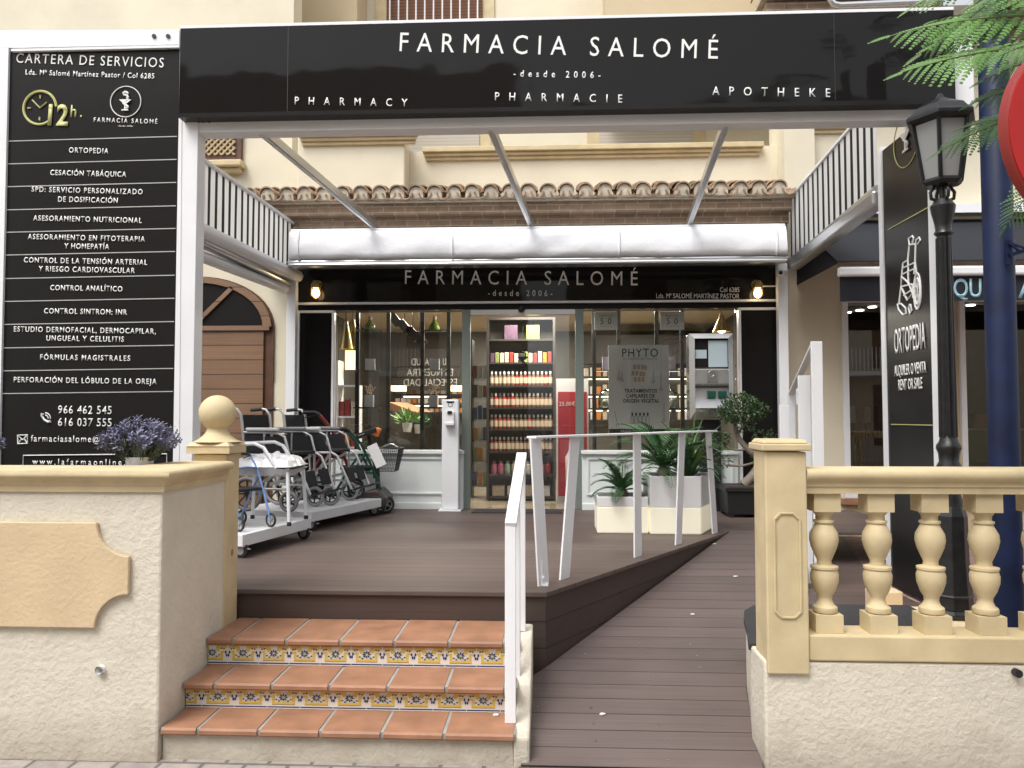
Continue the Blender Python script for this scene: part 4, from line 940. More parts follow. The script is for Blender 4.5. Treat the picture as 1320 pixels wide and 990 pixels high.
# jacaranda-like tree, only its lowest fronds hang into the picture
tr = thing('street_tree', (3.1, 2.7, 0), 'feathery green tree whose lowest fronds hang over the lantern and red disc', 'tree')
rnd = random.Random(11)
trk = V((3.1, 2.75, 0)); m = MB(); pts = [(0, .13), (1.2, .115), (2.4, .10), (3.2, .09), (4.2, .07), (5.2, .05)]
m.tube([trk + V((.02 * math.sin(i), .03 * math.cos(i * 2), z)) for i, (z, r_) in enumerate(pts)], [r_ for z, r_ in pts], 12); build('trunk', m, mat('grey bark', (.13, .10, .08), .9, var=.3, bump=1, bscale=30), tr, smooth=60)
bm_ = MB(); lf = MB(); dk = MB()
def pinna(mb, p, d, n, L, W):
    """one narrow pinna: overlapping blunt leaflet pairs along a midrib"""
    p, d, n = V(p), V(d).normalized(), V(n); s = d.cross(n)
    s = s.normalized() if s.length > 1e-5 else d.orthogonal().normalized(); u = s.cross(d)
    k = 10
    for i in range(k):
        f = (i + .2) / k; b = p + d * L * f - V((0, 0, 1)) * L * .12 * f * f; ll = W * (.75 + .5 * math.sin(math.pi * min(1, f + .15))) * (1 if f < .8 else .75)
        for sg in (1, -1):
            dd = (s * sg * .8 + d * .62 - u * .12).normalized(); e = b + dd * ll; t_ = d * L / k
            mb.add([b - t_ * .1, b + t_ * .85, e + t_ * .45, e - t_ * .2], [(0, 1, 2, 3)])
def frond(mb, p, d, up, L, sag, k=13):
    p, d, up = V(p), V(d).normalized(), V(up); prev = p; pts = [p]
    side = d.cross(up).normalized()
    cur = d.copy()
    for i in range(k):
        cur = (cur - V((0, 0, 1)) * sag / k).normalized(); prev = prev + cur * L / k; pts.append(prev.copy())
        f = (i + 1) / k; pl_ = L * .36 * (math.sin(math.pi * min(1, f * .78 + .2)) ** .8)
        for sg in (1, -1):
            dd = (side * sg * (.9 - .3 * f) + cur * (.55 + .4 * f) - V((0, 0, .22))).normalized()
            nn = up + V((rnd.uniform(-.35, .35), rnd.uniform(-.35, .35), rnd.uniform(-.2, .2)))
            pinna(mb, prev, dd, nn, pl_ * rnd.uniform(.85, 1.1), pl_ * .085)
    pinna(mb, prev, cur, up, L * .16, L * .02)
    bm_.tube(pts, [.005 * (1 - .8 * i / k) for i in range(k + 1)], 5)
def pix(px, py, y): return Yp(px, py, y)
FR = [((1345, 20, 2.75), (1158, 40, 2.85), .30), ((1330, 60, 2.7), (1172, 88, 2.75), .28), ((1330, 10, 2.9), (1215, 22, 3.0), .3),
      ((1340, 140, 2.9), (1218, 190, 3.0), .3), ((1350, 50, 3.2), (1230, 78, 3.3), .3), ((1370, 150, 3.1), (1250, 160, 3.15), .35), ((1400, 0, 2.7), (1255, -15, 2.8), .3), ((1390, 40, 2.6), (1290, 70, 2.62), .3),
      ((1300, -40, 3.0), (1180, 5, 3.1), .4), ((1360, 210, 3.4), (1300, 285, 3.4), .3), ((1290, -30, 3.3), (1235, 62, 3.3), .3),
      ((1350, -10, 2.85), (1195, 62, 2.95), .3), ((1390, 100, 2.95), (1262, 128, 3.0), .35), ((1400, 60, 3.0), (1275, 98, 3.05), .3), ((1330, -30, 2.8), (1240, 30, 2.85), .3), ((1400, 20, 2.9), (1265, 45, 2.95), .3), ((1320, -60, 2.9), (1205, -12, 3.0), .3)]
hub = trk + V((-.15, .05, 3.15))
for a_, b_, sag in FR:
    p, e = pix(*a_), pix(*b_); L = (e - p).length
    frond(lf if rnd.random() < .7 else dk, p, (e - p) + V((0, 0, L * sag * .45)), V((rnd.uniform(-.2, .2), -.75, .65)).normalized(), L * 1.06, sag)
    bm_.tube([hub + (p - hub) * .15, hub + (p - hub) * .6 + V((0, 0, .06)), p], [.02, .012, .006], 6)
for k in range(46):
    a_ = rnd.uniform(0, 6.28); rr_ = rnd.uniform(.4, 1.7); z = rnd.uniform(3.7, 5.4)
    p = trk + V((rr_ * .5 * math.cos(a_), rr_ * .5 * math.sin(a_), z)); d = V((math.cos(a_), math.sin(a_), rnd.uniform(.1, .6)))
    e = p + d * .6
    if e.y > 2.2 and e.x < 2.2: continue
    frond(lf if rnd.random() < .6 else dk, p, d, V((0, 0, 1)), rnd.uniform(.45, .7), .5)
K['frond'] = leafmat('bright frond green', (.09, .20, .035)); K['frond2'] = leafmat('deep frond green', (.055, .135, .028))
build('branch', bm_, mat('green brown twig', (.10, .10, .04), .8), tr)
build('crown', lf, 'frond', tr); build('crown', dk, 'frond2', tr)

# ================================================================== PLANTS
def lavender(c, n, spread, h, label, seed, big=True):
    rnd = random.Random(seed); c = V(c)
    t = thing('lavender_plant', c, label, 'plant', 'plants on the garden wall')
    m = MB(); m.lathe([(.10 * spread, 0), (.13 * spread, .13), (.14 * spread, .14), (.13 * spread, .14)], c - V((0, 0, .12)), 20); build('pot', m, 'whitep', t, smooth=40)
    st_, fl, gr = MB(), MB(), MB()
    for i in range(n):
        a_ = rnd.uniform(0, 6.28); k = rnd.random() ** .6
        e = c + V((math.cos(a_) * k * spread * .42, math.sin(a_) * k * spread * .25, h * rnd.uniform(.55, 1.0) * (1 - .45 * k * k)))
        b = c + V((math.cos(a_) * k * .08, math.sin(a_) * k * .06, 0)); md = (b + e) / 2 + V((0, 0, .02)); d = (e - md).normalized()
        st_.tube([b, md, e], .0022, 4)
        for j in range(10):
            p = e - d * .055 * j / 9 * 1.1; aa = j * 2.4
            u = d.orthogonal().normalized(); w_ = d.cross(u); o = (u * math.cos(aa) + w_ * math.sin(aa))
            fl.leaf(p, o + d * .9, d, .021, .013)
        for j in range(5):
            p = b + (e - b) * rnd.uniform(.1, .6); gr.leaf(p, V((rnd.uniform(-1, 1), rnd.uniform(-1, 1), rnd.uniform(.2, 1))), V((0, 0, 1)), .05, .007)
    build('stems', st_, 'lav_leaf', t); build('flowers', fl, 'lav_flower', t); build('leaves', gr, 'lav_leaf', t)
K['lav_leaf'] = leafmat('grey green lavender leaf', (.12, .15, .11)); K['lav_flower'] = leafmat('lavender flower', (.19, .185, .30))
c = Yp(180, 602, 4.0); lavender((c.x, 4.0, 1.375), 260, .54, .235, 'bushy purple lavender in a white pot behind the wall coping near its corner', 1)
c = Yp(-34, 602, 4.0); lavender((c.x, 4.0, 1.38), 120, .36, .20, 'plant tip at the left edge of the picture behind the coping', 2)
K['cycad'] = leafmat('dark cycad leaf', (.075, .18, .07)); K['agave'] = leafmat('blue green strap leaf', (.09, .21, .12)); K['agave2'] = leafmat('light green strap leaf', (.17, .31, .09)); K['bons'] = leafmat('bonsai leaf', (.035, .075, .02)); K['bark'] = mat('pale grey bark', (.26, .22, .18), .85, var=.3, bump=.6, bscale=40)
# illuminated white planters
def planter(name, x0, x1, y0, y1, h, split, label, skew=0):
    """square planter; skew shifts its back edge sideways on the right (it is set along the ramp edge)"""
    t = thing(name, ((x0 + x1) / 2, (y0 + y1) / 2, DZ), label, 'planter', 'lit white planters on the deck')
    z0, zs, z1 = DZ + .003, DZ + split, DZ + h; P = [(x0, y0), (x1, y0), (x1 + skew, y1), (x0, y1)]
    cx, cy = sum(q[0] for q in P) / 4, sum(q[1] for q in P) / 4
    Q = [(cx + (x - cx) * .92, cy + (y - cy) * .92) for x, y in P]
    build('lit_base', MB().prism([(x, y, z0) for x, y in P], (0, 0, zs - z0)), 'lit', t, bevel=.012)
    m = MB(); k = [(x, y, z) for z, C_ in ((zs + .001, P), (z1, P), (z1, Q), (z1 - .06, Q)) for x, y in C_]
    m.add(k, [(i * 4 + j, i * 4 + (j + 1) % 4, i * 4 + 4 + (j + 1) % 4, i * 4 + 4 + j) for i in range(3) for j in range(4)]); build('upper_wall', m, 'whitep', t, bevel=.006)
    build('soil', MB().prism([(x, y, z1 - .08) for x, y in Q], (0, 0, .04)), 'soil', t); return t
# small (nearer left) and large
q0 = Zp(770, 688, DZ); q1 = Zp(831, 690, DZ)
ph = (688 - 641) / F * q0.y
planter('lit_planter', q0.x, q0.x + .44, q0.y + .0, q0.y + .42, ph, .235, 'shorter glowing white planter holding the small dark cycad')
b0, b1 = Zp(832, 691, DZ), Zp(903, 692, DZ)
lx0 = q0.x + .45; ly = 6.74
lx1 = lx0 + .80
lx1 = (912 - 707) / F * 6.74 + .02
planter('lit_planter', lx0, 1.30, 6.74, 7.24, .50, .235, 'taller glowing white planter full of long strap leaves', .22)
def cycad(c, n, L, lab, seed, cat='plant', mt='cycad', trunk=.06):
    rnd = random.Random(seed); c = V(c); t = thing('cycad', c, lab, cat, 'cycads in the lit planters'); m = MB(); s_ = MB()
    m2 = MB(); m2.ball(c + V((0, 0, trunk * .5)), trunk, 12, (1, 1, 1.1)); build('stem', m2, 'bark', t, smooth=60)
    for i in range(n):
        a_ = i * 2.4 + rnd.uniform(-.2, .2); el = rnd.uniform(.4, 1.35); d = V((math.cos(a_) * math.cos(el), math.sin(a_) * math.cos(el), math.sin(el))); p = c + V((0, 0, trunk)); l_ = L * rnd.uniform(.8, 1.1)
        cur = d.copy(); pts = [p.copy()]; k = 22
        for j in range(k):
            cur = (cur - V((0, 0, 1)) * .05 * (1 + j / k)).normalized(); p = p + cur * l_ / k; pts.append(p.copy())
            side = cur.cross(V((0, 0, 1))); side = side.normalized() if side.length > .01 else V((1, 0, 0))
            f = (j + 1) / k; w_ = l_ * .27 * math.sin(math.pi * (f * .85 + .1)) ** .8
            for sg in (1, -1):
                m.leaf(p, side * sg + cur * .7 + V((0, 0, .25)), V((0, 0, 1)), w_ * rnd.uniform(.9, 1.1), .02, .1)
        s_.tube(pts, [.006 * (1 - .7 * j / k) for j in range(k + 1)], 5)
    build('fronds', m, mt, t); build('ribs', s_, mt, t); return t
cycad(((q0.x + .23), q0.y + .2, DZ + ph - .03), 20, .34, 'small dark cycad in the shorter lit planter', 3)
cycad(((lx0 + .16), 7.0, DZ + .49), 22, .58, 'larger spreading cycad in the taller lit planter between the railing posts', 4)
def strap(c, n, L, lab, seed, mts, W=.045):
    rnd = random.Random(seed); c = V(c); t = thing('strap_leaf_plant', c, lab, 'plant'); ms = [MB() for _ in mts]
    for i in range(n):
        a_ = i * 2.4 + rnd.uniform(-.3, .3); el = rnd.uniform(.35, 1.45); cur = V((math.cos(a_) * math.cos(el), math.sin(a_) * math.cos(el), math.sin(el))); p = c + V((0, 0, .0)); l_ = L * rnd.uniform(.65, 1.1); k = 10
        side = cur.cross(V((0, 0, 1))).normalized(); prev = None; m = ms[rnd.randrange(len(ms))]
        for j in range(k + 1):
            f = j / k; w_ = W * (.45 + 1.3 * f * (1 - f) * 1.6) * (1 - f ** 3) * .9 + .002; mid = p - V((0, 0, .008))
            row_ = [p + side * w_ / 2, mid, p - side * w_ / 2]
            if prev: m.add(prev + row_, [(0, 1, 4, 3), (1, 2, 5, 4)])
            prev = row_; cur = (cur - V((0, 0, 1)) * .13 * f * 1.6).normalized(); p = p + cur * l_ / k
    for m, mt in zip(ms, mts): build('leaves', m, mt, t, smooth=60)
strap((lx0 + .38, 7.02, DZ + .46), 34, .62, 'fountain of long pale and bluish strap leaves in the taller lit planter', 5, ['agave', 'agave2'])
# bonsai in a dark tub
bc0 = Zp(958, 668, DZ); bx, by = 2.0, 8.12
bt = thing('dark_tub', (bx, by, DZ), 'dark square tub in the corner by the black side panel', 'planter')
m = MB(); m.lathe([(.20 * 1.414, DZ + .03), (.215 * 1.414, DZ + .26)], (bx, by, 0), 4, rot=math.pi / 4); m.box(bx - .235, bx + .235, by - .235, by + .235, DZ + .261, DZ + .305)
for sx in (-.17, .17):
    for sy in (-.17, .17): m.box(bx + sx - .025, bx + sx + .025, by + sy - .025, by + sy + .025, DZ, DZ + .029)
build('tub', m, 'black', bt, bevel=.006); m = MB(); m.box(bx - .2, bx + .2, by - .2, by + .2, DZ + .29, DZ + .312); build('soil', m, 'soil', bt)
bo = thing('bonsai_tree', (bx, by, DZ + .3), 'twisted bonsai with a clipped leaf cloud growing from the dark tub', 'tree')
m = MB()
cps = [V((bx + .0, by, DZ + .31)), V((bx + .10, by, DZ + .42)), V((bx + .16, by - .02, DZ + .56)), V((bx + .05, by, DZ + .68)), V((bx - .04, by + .02, DZ + .80)), V((bx - .08, by, DZ + .95))]
def cat_(ps, k=6):
    out = []
    for i in range(len(ps) - 1):
        a_, b_, c_, d_ = ps[max(0, i - 1)], ps[i], ps[i + 1], ps[min(len(ps) - 1, i + 2)]
        for j in range(k):
            t = j / k; out.append(.5 * ((2 * b_) + (c_ - a_) * t + (2 * a_ - 5 * b_ + 4 * c_ - d_) * t * t + (3 * b_ - a_ - 3 * c_ + d_) * t ** 3))
    return out + [ps[-1]]
tp = cat_(cps); m.tube(tp, [.05 - .03 * i / (len(tp) - 1) for i in range(len(tp))], 10)
for (dx, dz, i) in ((.22, .78, 14), (-.22, .72, 18), (.13, .55, 10), (-.2, .52, 12), (.06, 1.02, 26)):
    e = V((bx + dx, by - .05, DZ + dz)); m.tube(cat_([tp[i], (tp[i] + e) / 2 + V((0, 0, -.03)), e], 4), .012, 6)
build('trunk', m, 'bark', bo, smooth=70)
rnd = random.Random(9); m = MB()
for (dx, dy, dz, r_, n_) in ((-.02, -.03, 1.10, .20, 800), (-.14, -.05, 1.05, .13, 300), (.13, 0, 1.08, .13, 300), (-.24, -.05, .78, .10, 160), (.2, -.05, .80, .11, 160), (-.22, -.05, .55, .08, 60), (.13, -.05, .60, .06, 40), (.0, -.05, .93, .1, 120)):
    for _ in range(n_):
        v = V((rnd.gauss(0, 1), rnd.gauss(0, 1), rnd.gauss(0, 1))).normalized(); k = rnd.uniform(.6, 1.05)
        p = V((bx + dx, by + dy, DZ + dz)) + V((v.x * r_ * k, v.y * r_ * k, v.z * r_ * .75 * k)); m.leaf(p, v + V((rnd.uniform(-.8, .8), rnd.uniform(-.8, .8), rnd.uniform(-.8, .8))), v, rnd.uniform(.025, .045), .02)
build('crown', m, 'bons', bo)
# ================================================================== DECK OBJECTS
d0 = Zp(580, 659, DZ); dw = .5 * 22 / F * d0.y
sd_ = thing('sanitizer_column', (d0.x, d0.y, DZ), 'white hand sanitiser column standing before the shop window', 'dispenser')
hz = DZ + (659 - 515) / F * d0.y
m = MB(); m.prism([(d0.x - dw, d0.y, DZ + .02), (d0.x + dw, d0.y, DZ + .02), (d0.x + dw, d0.y + .10, DZ + .02), (d0.x - dw, d0.y + .10, DZ + .02)], (0, 0, hz - DZ - .02)); build('body', m, 'white', sd_, bevel=.012)
m = MB(); m.box(d0.x - dw - .03, d0.x + dw + .03, d0.y - .05, d0.y + .22, DZ, DZ + .018); build('foot_plate', m, 'white', sd_, bevel=.004)
hp = lambda py: DZ + (659 - py) / F * d0.y
m = MB(); m.box(d0.x - .045, d0.x + .045, d0.y - .05, d0.y - .001, hp(548), hp(531)); m.box(d0.x - .05, d0.x + .05, d0.y - .08, d0.y - .001, hp(548.5), hp(545)); build('tray', m, 'whitep', sd_, bevel=.004)
m = MB(); m.box(d0.x - .024, d0.x + .024, d0.y - .06, d0.y - .051, hp(534), hp(530)); m.ring((d0.x, d0.y - .001, hp(522)), .022, .003, 20, 6, (0, 1, 0)); build('nozzle', m, 'black', sd_)
m = MB(); m.box(d0.x - .04, d0.x + .04, d0.y - .003, d0.y - .0005, hp(519.5), hp(517.5)); build('printed_strip', m, 'blue', sd_)
# petals
for i, (px, py) in enumerate(((948, 744), (893, 793), (921, 702), (917, 694), (640, 922), (932, 690), (776, 922))):
    p = Zp(px, py, DZ); 
    # intersect with the ramp plane
    r_ = _ray(px, py); k = (rampz(0) - EYE) / (r_.z - .58 / 3.4 * r_.y); p = r_ * k + V((0, 0, EYE + .004))
    if px == 640: p = Zp(px, py, tz[0] + .003)
    m = MB(); rn = random.Random(i); m.prism([p + V((.016 * math.cos(a_) * rn.uniform(.5, 1.2), .012 * math.sin(a_) * rn.uniform(.5, 1.2), .0)) for a_ in [j * 1.05 for j in range(6)]], (0.002, 0, .006))
    tag(build('fallen_petal', m, 'letter'), 'tiny white petal lying on the terracotta bottom step' if px == 640 else 'tiny white petal lying on the brown ramp boards', 'petal', 'fallen petals')
# white rail at the right of the deck
rr_ = thing('wall_handrail', (2.05, 6.4, .3), 'white flat bar handrail with a sloping top beside the beige wall', 'handrail')
y_ = 6.0
a_, b_ = Yp(1046, 440, y_), Yp(1060, 440, y_)
m = MB(); m.box(a_.x, b_.x, y_, y_ + .03, .31, a_.z); build('post', m, 'white', rr_, bevel=.003)
yb_ = 6.9; e_, f_ = Yp(1016, 508, yb_), Yp(1025, 508, yb_)
m = MB(); m.box(e_.x, f_.x, yb_, yb_ + .03, DZ, e_.z); build('post', m, 'white', rr_, bevel=.003)
m = MB(); m.bar(V((a_.x + .03, y_ + .015, a_.z - .01)), V(((e_.x + f_.x) / 2, yb_ + .02, e_.z)), .05, .022); build('rail', m, 'white', rr_, bevel=.003)
g_ = Yp(1030, 508, 6.4); m = MB(); c1, c2 = Yp(1015, 518, 6.55), Yp(1047, 518, 6.3); m.box(c1.x, c2.x, 6.3, 6.33, Yp(1030, 522, 6.3).z, Yp(1030, 501, 6.3).z); m.lathe([(.02, -.01), (.02, .01)], Yp(1030, 505, 6.28), 10, (0, 1, 0)); build('bracket', m, 'white', rr_, bevel=.006)
m = MB(); c1, c2 = Yp(1030, 560, 6.2), Yp(1046, 560, 6.2); m.box(c1.x, c2.x, 6.2, 6.22, .31, Yp(1030, 484, 6.2).z); m.box(c1.x - .1, c1.x - .02, 6.36, 6.38, .31, Yp(1030, 522, 6.3).z); build('back_plate', m, 'white', rr_, bevel=.004)
# ================================================================== MOBILITY AIDS ON THE DECK
PT = .77
def platform(A, B, wd, label):
    A, B = V((*A, 0)), V((*B, 0)); d = (B - A).normalized(); n = V((d.y, -d.x, 0))
    if n.x > 0: n = -n
    C, D = B + n * wd, A + n * wd
    t = thing('display_platform', (A + B + C + D) / 4 + V((0, 0, DZ)), label, 'platform', 'white wheeled platforms')
    m = MB(); m.prism([p + V((0, 0, PT - .085)) for p in (A, B, C, D)], (0, 0, .085)); build('board', m, 'white', t, bevel=.004)
    for p in (A + (C - A) * .05, B + (D - B) * .05, C + (A - C) * .1, D + (B - D) * .1):
        cs = MB(); q = p + V((0, 0, 0)); cs.box(q.x - .035, q.x + .035, q.y - .035, q.y + .035, PT - .092, PT - .0855); cs.bar(q + V((0, -.024, PT - .09)), q + V((0, -.024, DZ + .05)), .036, .005, (0, 1, 0)); cs.bar(q + V((0, .024, PT - .09)), q + V((0, .024, DZ + .05)), .036, .005, (0, 1, 0)); cs.bar(q + V((0, 0, PT - .1)), q + V((.07, -.02, PT - .105)), .02, .006)
        c_ = build('caster', cs, 'chrome', t); w_ = MB(); w_.lathe([(.036, -.016), (.055, -.012), (.055, .012), (.036, .016)], q + V((0, 0, DZ + .056)), 20, (.35, 1, 0)); build('tyre', w_, 'rubberk', c_, smooth=40)
        w_ = MB(); w_.lathe([(.034, -.018), (.034, .018)], q + V((0, 0, DZ + .056)), 14, (.35, 1, 0)); build('hub', w_, 'chrome', c_, smooth=40)
    return t
platform((-1.72, 7.96), (-2.08, 6.77), .85, 'white wheeled platform carrying the wheelchairs, the one nearer the shop window')
platform((-1.97, 6.40), (-2.17, 5.45), .80, 'white wheeled platform nearer the ball topped pillar')
def wheelchair(label):
    t = thing('wheelchair', (0, 0, 0), label, 'wheelchair', 'folding transit wheelchairs')
    f = MB(); g = MB()
    for y in (-.23, .23):
        f.tube([(-.22, y, .14), (-.25, y, .50), (-.30, y, .86), (-.34, y, .91), (-.38, y, .915)], .012, 8)
        g.tube([(-.38, y, .915), (-.50, y, .905)], .017, 8)
        f.tube([(-.25, y, .50), (.20, y, .50), (.25, y, .47), (.40, y, .16)], .012, 8); f.tube([(-.23, y, .20), (.18, y, .20)], .011, 8); f.tube([(.18, y, .50), (.18, y, .18)], .012, 8)
        f.tube([(-.27, y, .70), (.06, y, .70), (.14, y, .66), (.19, y, .50)], .012, 8); f.tube([(-.06, y, .70), (-.06, y, .50)], .010, 6); f.bar((.0, y, .24), (.16, y, .28), .012, .03)
    f.bar((-.2, -.2, .2), (.16, .2, .48), .02, .02); f.bar((-.2, .2, .2), (.16, -.2, .48), .02, .02)
    build('frame', f, 'chrome', t, smooth=50); build('handgrip', g, 'rubberk', t, smooth=50)
    m = MB(); m.box(-.24, .20, -.215, .215, .495, .525); build('seat', m, 'fabric', t, bevel=.01)
    m = MB(); m.prism([(-.262, -.215, .53), (-.305, -.215, .86), (-.325, -.215, .86), (-.282, -.215, .53)], (0, .43, 0)); build('backrest', m, 'fabric', t, bevel=.006)
    for y in (-.232, .232):
        m = MB(); m.prism([(-.25, y - .006, .52), (.17, y - .006, .52), (.10, y - .006, .66), (-.255, y - .006, .675)], (0, .012, 0)); build('side_guard', m, 'fabric', t)
        m = MB(); m.bar((-.24, y, .728), (.08, y, .728), .045, .03); build('armrest', m, 'whitep' if y < 0 else 'rubber', t, bevel=.01)
        for c, r_, tr_, n_ in (((-.21, y * 1.12, .155), .155, .018, 8), ((.19, y * 1.0, .095), .095, .016, 5)):
            a_, b_ = MB(), MB(); wheel(a_, b_, c, (0, 1, 0), r_, tr_, n_); w_ = build('wheel', b_, 'black', t, smooth=40); build('tyre', a_, 'rubber', w_, smooth=60)
        m = MB(); m.bar((.40, y * .55, .15), (.52, y * .55, .19), .15, .015, (0, 0, 1)); build('footplate', m, 'black', t, bevel=.004)
        m = MB(); m.bar((.325, y * .55, .36), (.365, y * .55, .22), .17, .02, (1, 0, 0)); build('calf_pad', m, 'fabric', t, bevel=.008)
    return t
wc = wheelchair('black seated wheelchair with grey armrests nearest the pillar on the far platform')
wc.location = (-2.42, 7.02, PT); wc.rotation_euler = (0, 0, R(-12))
dup(wc, (-2.22, 7.55, PT), R(-8), 'second black wheelchair standing behind the first, towards the shop window')
def rollator(label, m_, loc, rz, sc=1):
    t = thing('rollator', (0, 0, 0), label, 'walking frame', 'coloured rollators behind the wheelchairs'); f = MB(); g = MB()
    for y in (-.22, .22):
        f.tube([(.28, y, .10), (.16, y, .42), (.02, y, .72), (-.10, y, .86)], .014, 8); f.tube([(-.26, y, .10), (-.10, y, .38), (.06, y, .62)], .014, 8); f.tube([(-.16, y, .45), (.17, y, .42)], .012, 8)
        g.tube([(-.10, y, .86), (-.14, y, .885), (-.26, y, .885)], .019, 8); g.tube([(-.13, y, .86), (-.24, y, .83)], .006, 6)
    f.tube([(.02, -.22, .72), (.10, 0, .74), (.02, .22, .72)], .012, 8); build('frame', f, m_, t, smooth=50); build('handgrip', g, 'rubberk', t, smooth=50)
    m = MB(); m.box(-.14, .15, -.2, .2, .45, .485); build('seat', m, 'fabric', t, bevel=.01)
    for x in (-.26, .28):
        for y in (-.23, .23): a_, b_ = MB(), MB(); wheel(a_, b_, (x, y, .09), (0, 1, 0), .09, .014, 5); w_ = build('wheel', b_, 'rubber', t, smooth=40); build('tyre', a_, 'rubberk', w_, smooth=60)
    t.location = loc; t.rotation_euler = (0, 0, rz); t.scale = (sc,) * 3
K['redpaint'] = mat('red metallic paint', (.2, .012, .012), .3, .2); K['greenpaint'] = mat('green metallic paint', (.010, .075, .055), .3, .2); K['bluepaint'] = mat('light blue paint', (.16, .28, .55), .3)
rollator('red framed rollator behind the wheelchairs', 'redpaint', (-2.30, 8.05, .60 + .17), R(15))
rollator('green framed rollator nearest the black side panel', 'greenpaint', (-2.05, 8.25, DZ), R(20))
bpt = rollator('light blue walking frame with small grey wheels beside the ball topped pillar', 'bluepaint', (-2.33, 5.80, PT), R(-30), .62)
# shower chair wrapped in plastic
sc_ = thing('shower_chair', (-2.2, 6.1, PT), 'white tubular shower chair with its seat wrapped in clear crumpled plastic', 'chair')
m = MB(); ox, oy = -2.22, 6.13
for x in (-.20, .20):
    for y in (-.19, .19): build('leg', MB().tube([(ox + x, oy + y, PT + .44), (ox + x * 1.12, oy + y * 1.1, PT + .015)], .014, 10), 'white', sc_, smooth=50); build('rubber_foot', MB().lathe([(.019, 0), (.016, .03)], (ox + x * 1.12, oy + y * 1.1, PT), 10), 'rubberk', sc_)
for y in (-.22, .22): m.tube([(ox - .30, oy + y, PT + .62), (ox - .05, oy + y, PT + .63), (ox + .02, oy + y, PT + .60), (ox + .12, oy + y, PT + .44)], .014, 10)
build('arm_tube', m, 'white', sc_, smooth=50)
rnd = random.Random(4); m = MB(); nx, ny = 16, 14; vs = []
for sgn in (1, -1):
    for i in range(nx + 1):
        for j in range(ny + 1):
            u, v = i / nx * 2 - 1, j / ny * 2 - 1; e = max(0, (1 - abs(u) ** 4) * (1 - abs(v) ** 4)) ** .5
            z = PT + .45 + sgn * .07 * e + (rnd.uniform(-.016, .024) * (1 if sgn > 0 else .7)) * (e > .05) + (.03 * math.exp(-((u - .1) ** 2 + (v) ** 2) * 14) if sgn > 0 else -.02 * abs(u))
            vs.append((ox + u * .235 + rnd.uniform(-.006, .006) * e, oy + v * .225, z))
k = ny + 1; o = (nx + 1) * k; fs = []
for i in range(nx):
    for j in range(ny): fs.append((i * k + j, (i + 1) * k + j, (i + 1) * k + j + 1, i * k + j + 1)); fs.append((o + i * k + j, o + i * k + j + 1, o + (i + 1) * k + j + 1, o + (i + 1) * k + j))
m.add(vs, fs); K['wrap'] = mat('crumpled clear plastic', (.72, .72, .73), .22, spec=.7); build('wrapped_seat', m, 'wrap', sc_, smooth=32)
# mobility scooter
ms = thing('mobility_scooter', (-1.95, 8.2, DZ), 'dark mobility scooter with wire front basket parked before the white panelling', 'scooter')
sxx, syy = -1.83, 8.18
m = MB(); m.prism([(sxx - .62, syy - .2, DZ + .09), (sxx + .12, syy - .2, DZ + .09), (sxx + .16, syy - .2, DZ + .16), (sxx + .06, syy - .2, DZ + .26), (sxx - .08, syy - .2, DZ + .24), (sxx - .16, syy - .2, DZ + .15), (sxx - .62, syy - .2, DZ + .15)], (0, .40, 0)); K['scooterpaint'] = mat('dark bronze plastic', (.05, .035, .03), .35); build('body', m, 'scooterpaint', ms, bevel=.03, seg=3)
m = MB(); m.tube([(sxx + .03, syy, DZ + .24), (sxx + .01, syy, DZ + .42), (sxx - .08, syy, DZ + .82)], [.028, .024, .02], 10); m.lathe([(.035, 0), (.04, .05), (.03, .1)], (sxx + .005, syy, DZ + .36), 12); build('tiller', m, 'black', ms, smooth=50)
m = MB(); m.bar((sxx - .20, syy, DZ + .80), (sxx + .02, syy, DZ + .88), .20, .05); m.tube([(sxx - .14, syy - .24, DZ + .80), (sxx - .06, syy, DZ + .84), (sxx - .14, syy + .24, DZ + .80)], .02, 8); build('handlebar', m, 'black', ms, bevel=.008)
m = MB(); m.bar((sxx + .0, syy - .03, DZ + .81), (sxx + .035, syy - .03, DZ + .89), .10, .05); build('reflector', m, mat('orange lens', (.8, .20, .02), .3), ms, bevel=.005)
m = MB(); x0, x1, y0, y1, z0, z1 = sxx + .03, sxx + .27, syy - .16, syy + .16, DZ + .44, DZ + .68
for i in range(9):
    z = z0 + (z1 - z0) * i / 8; e = .05 * (1 - i / 8); P4 = [(x0, y0 + e, z), (x1 - e, y0 + e, z), (x1 - e, y1 - e, z), (x0, y1 - e, z), (x0, y0 + e, z)]; m.tube(P4, .0035 if i < 8 else .006, 5)
for i in range(13):
    u = i / 12; m.tube([(x0 + (x1 - .05 - x0) * u, y0 + .05, z0), (x0 + (x1 - x0) * u, y0, z1)], .003, 4); m.tube([(x1 - .05, y0 + .05 + (y1 - y0 - .1) * u, z0), (x1, y0 + (y1 - y0) * u, z1)], .003, 4)
build('basket', m, 'black', ms)
m = MB(); m.bar((sxx - .01, syy - .17, DZ + .72), (sxx + .10, syy - .19, DZ + .50), .11, .004, (0, -1, .3)); build('paper_tag', m, 'whitep', ms)
for x, y in ((sxx + .05, syy - .19), (sxx - .52, syy - .22), (sxx + .05, syy + .19), (sxx - .52, syy + .22)):
    a_, b_ = MB(), MB(); wheel(a_, b_, (x, y, DZ + .10), (0, 1, 0), .10, .028, 5, .03); w_ = build('wheel', b_, 'rubber', ms, smooth=40); build('tyre', a_, 'rubberk', w_, smooth=60)

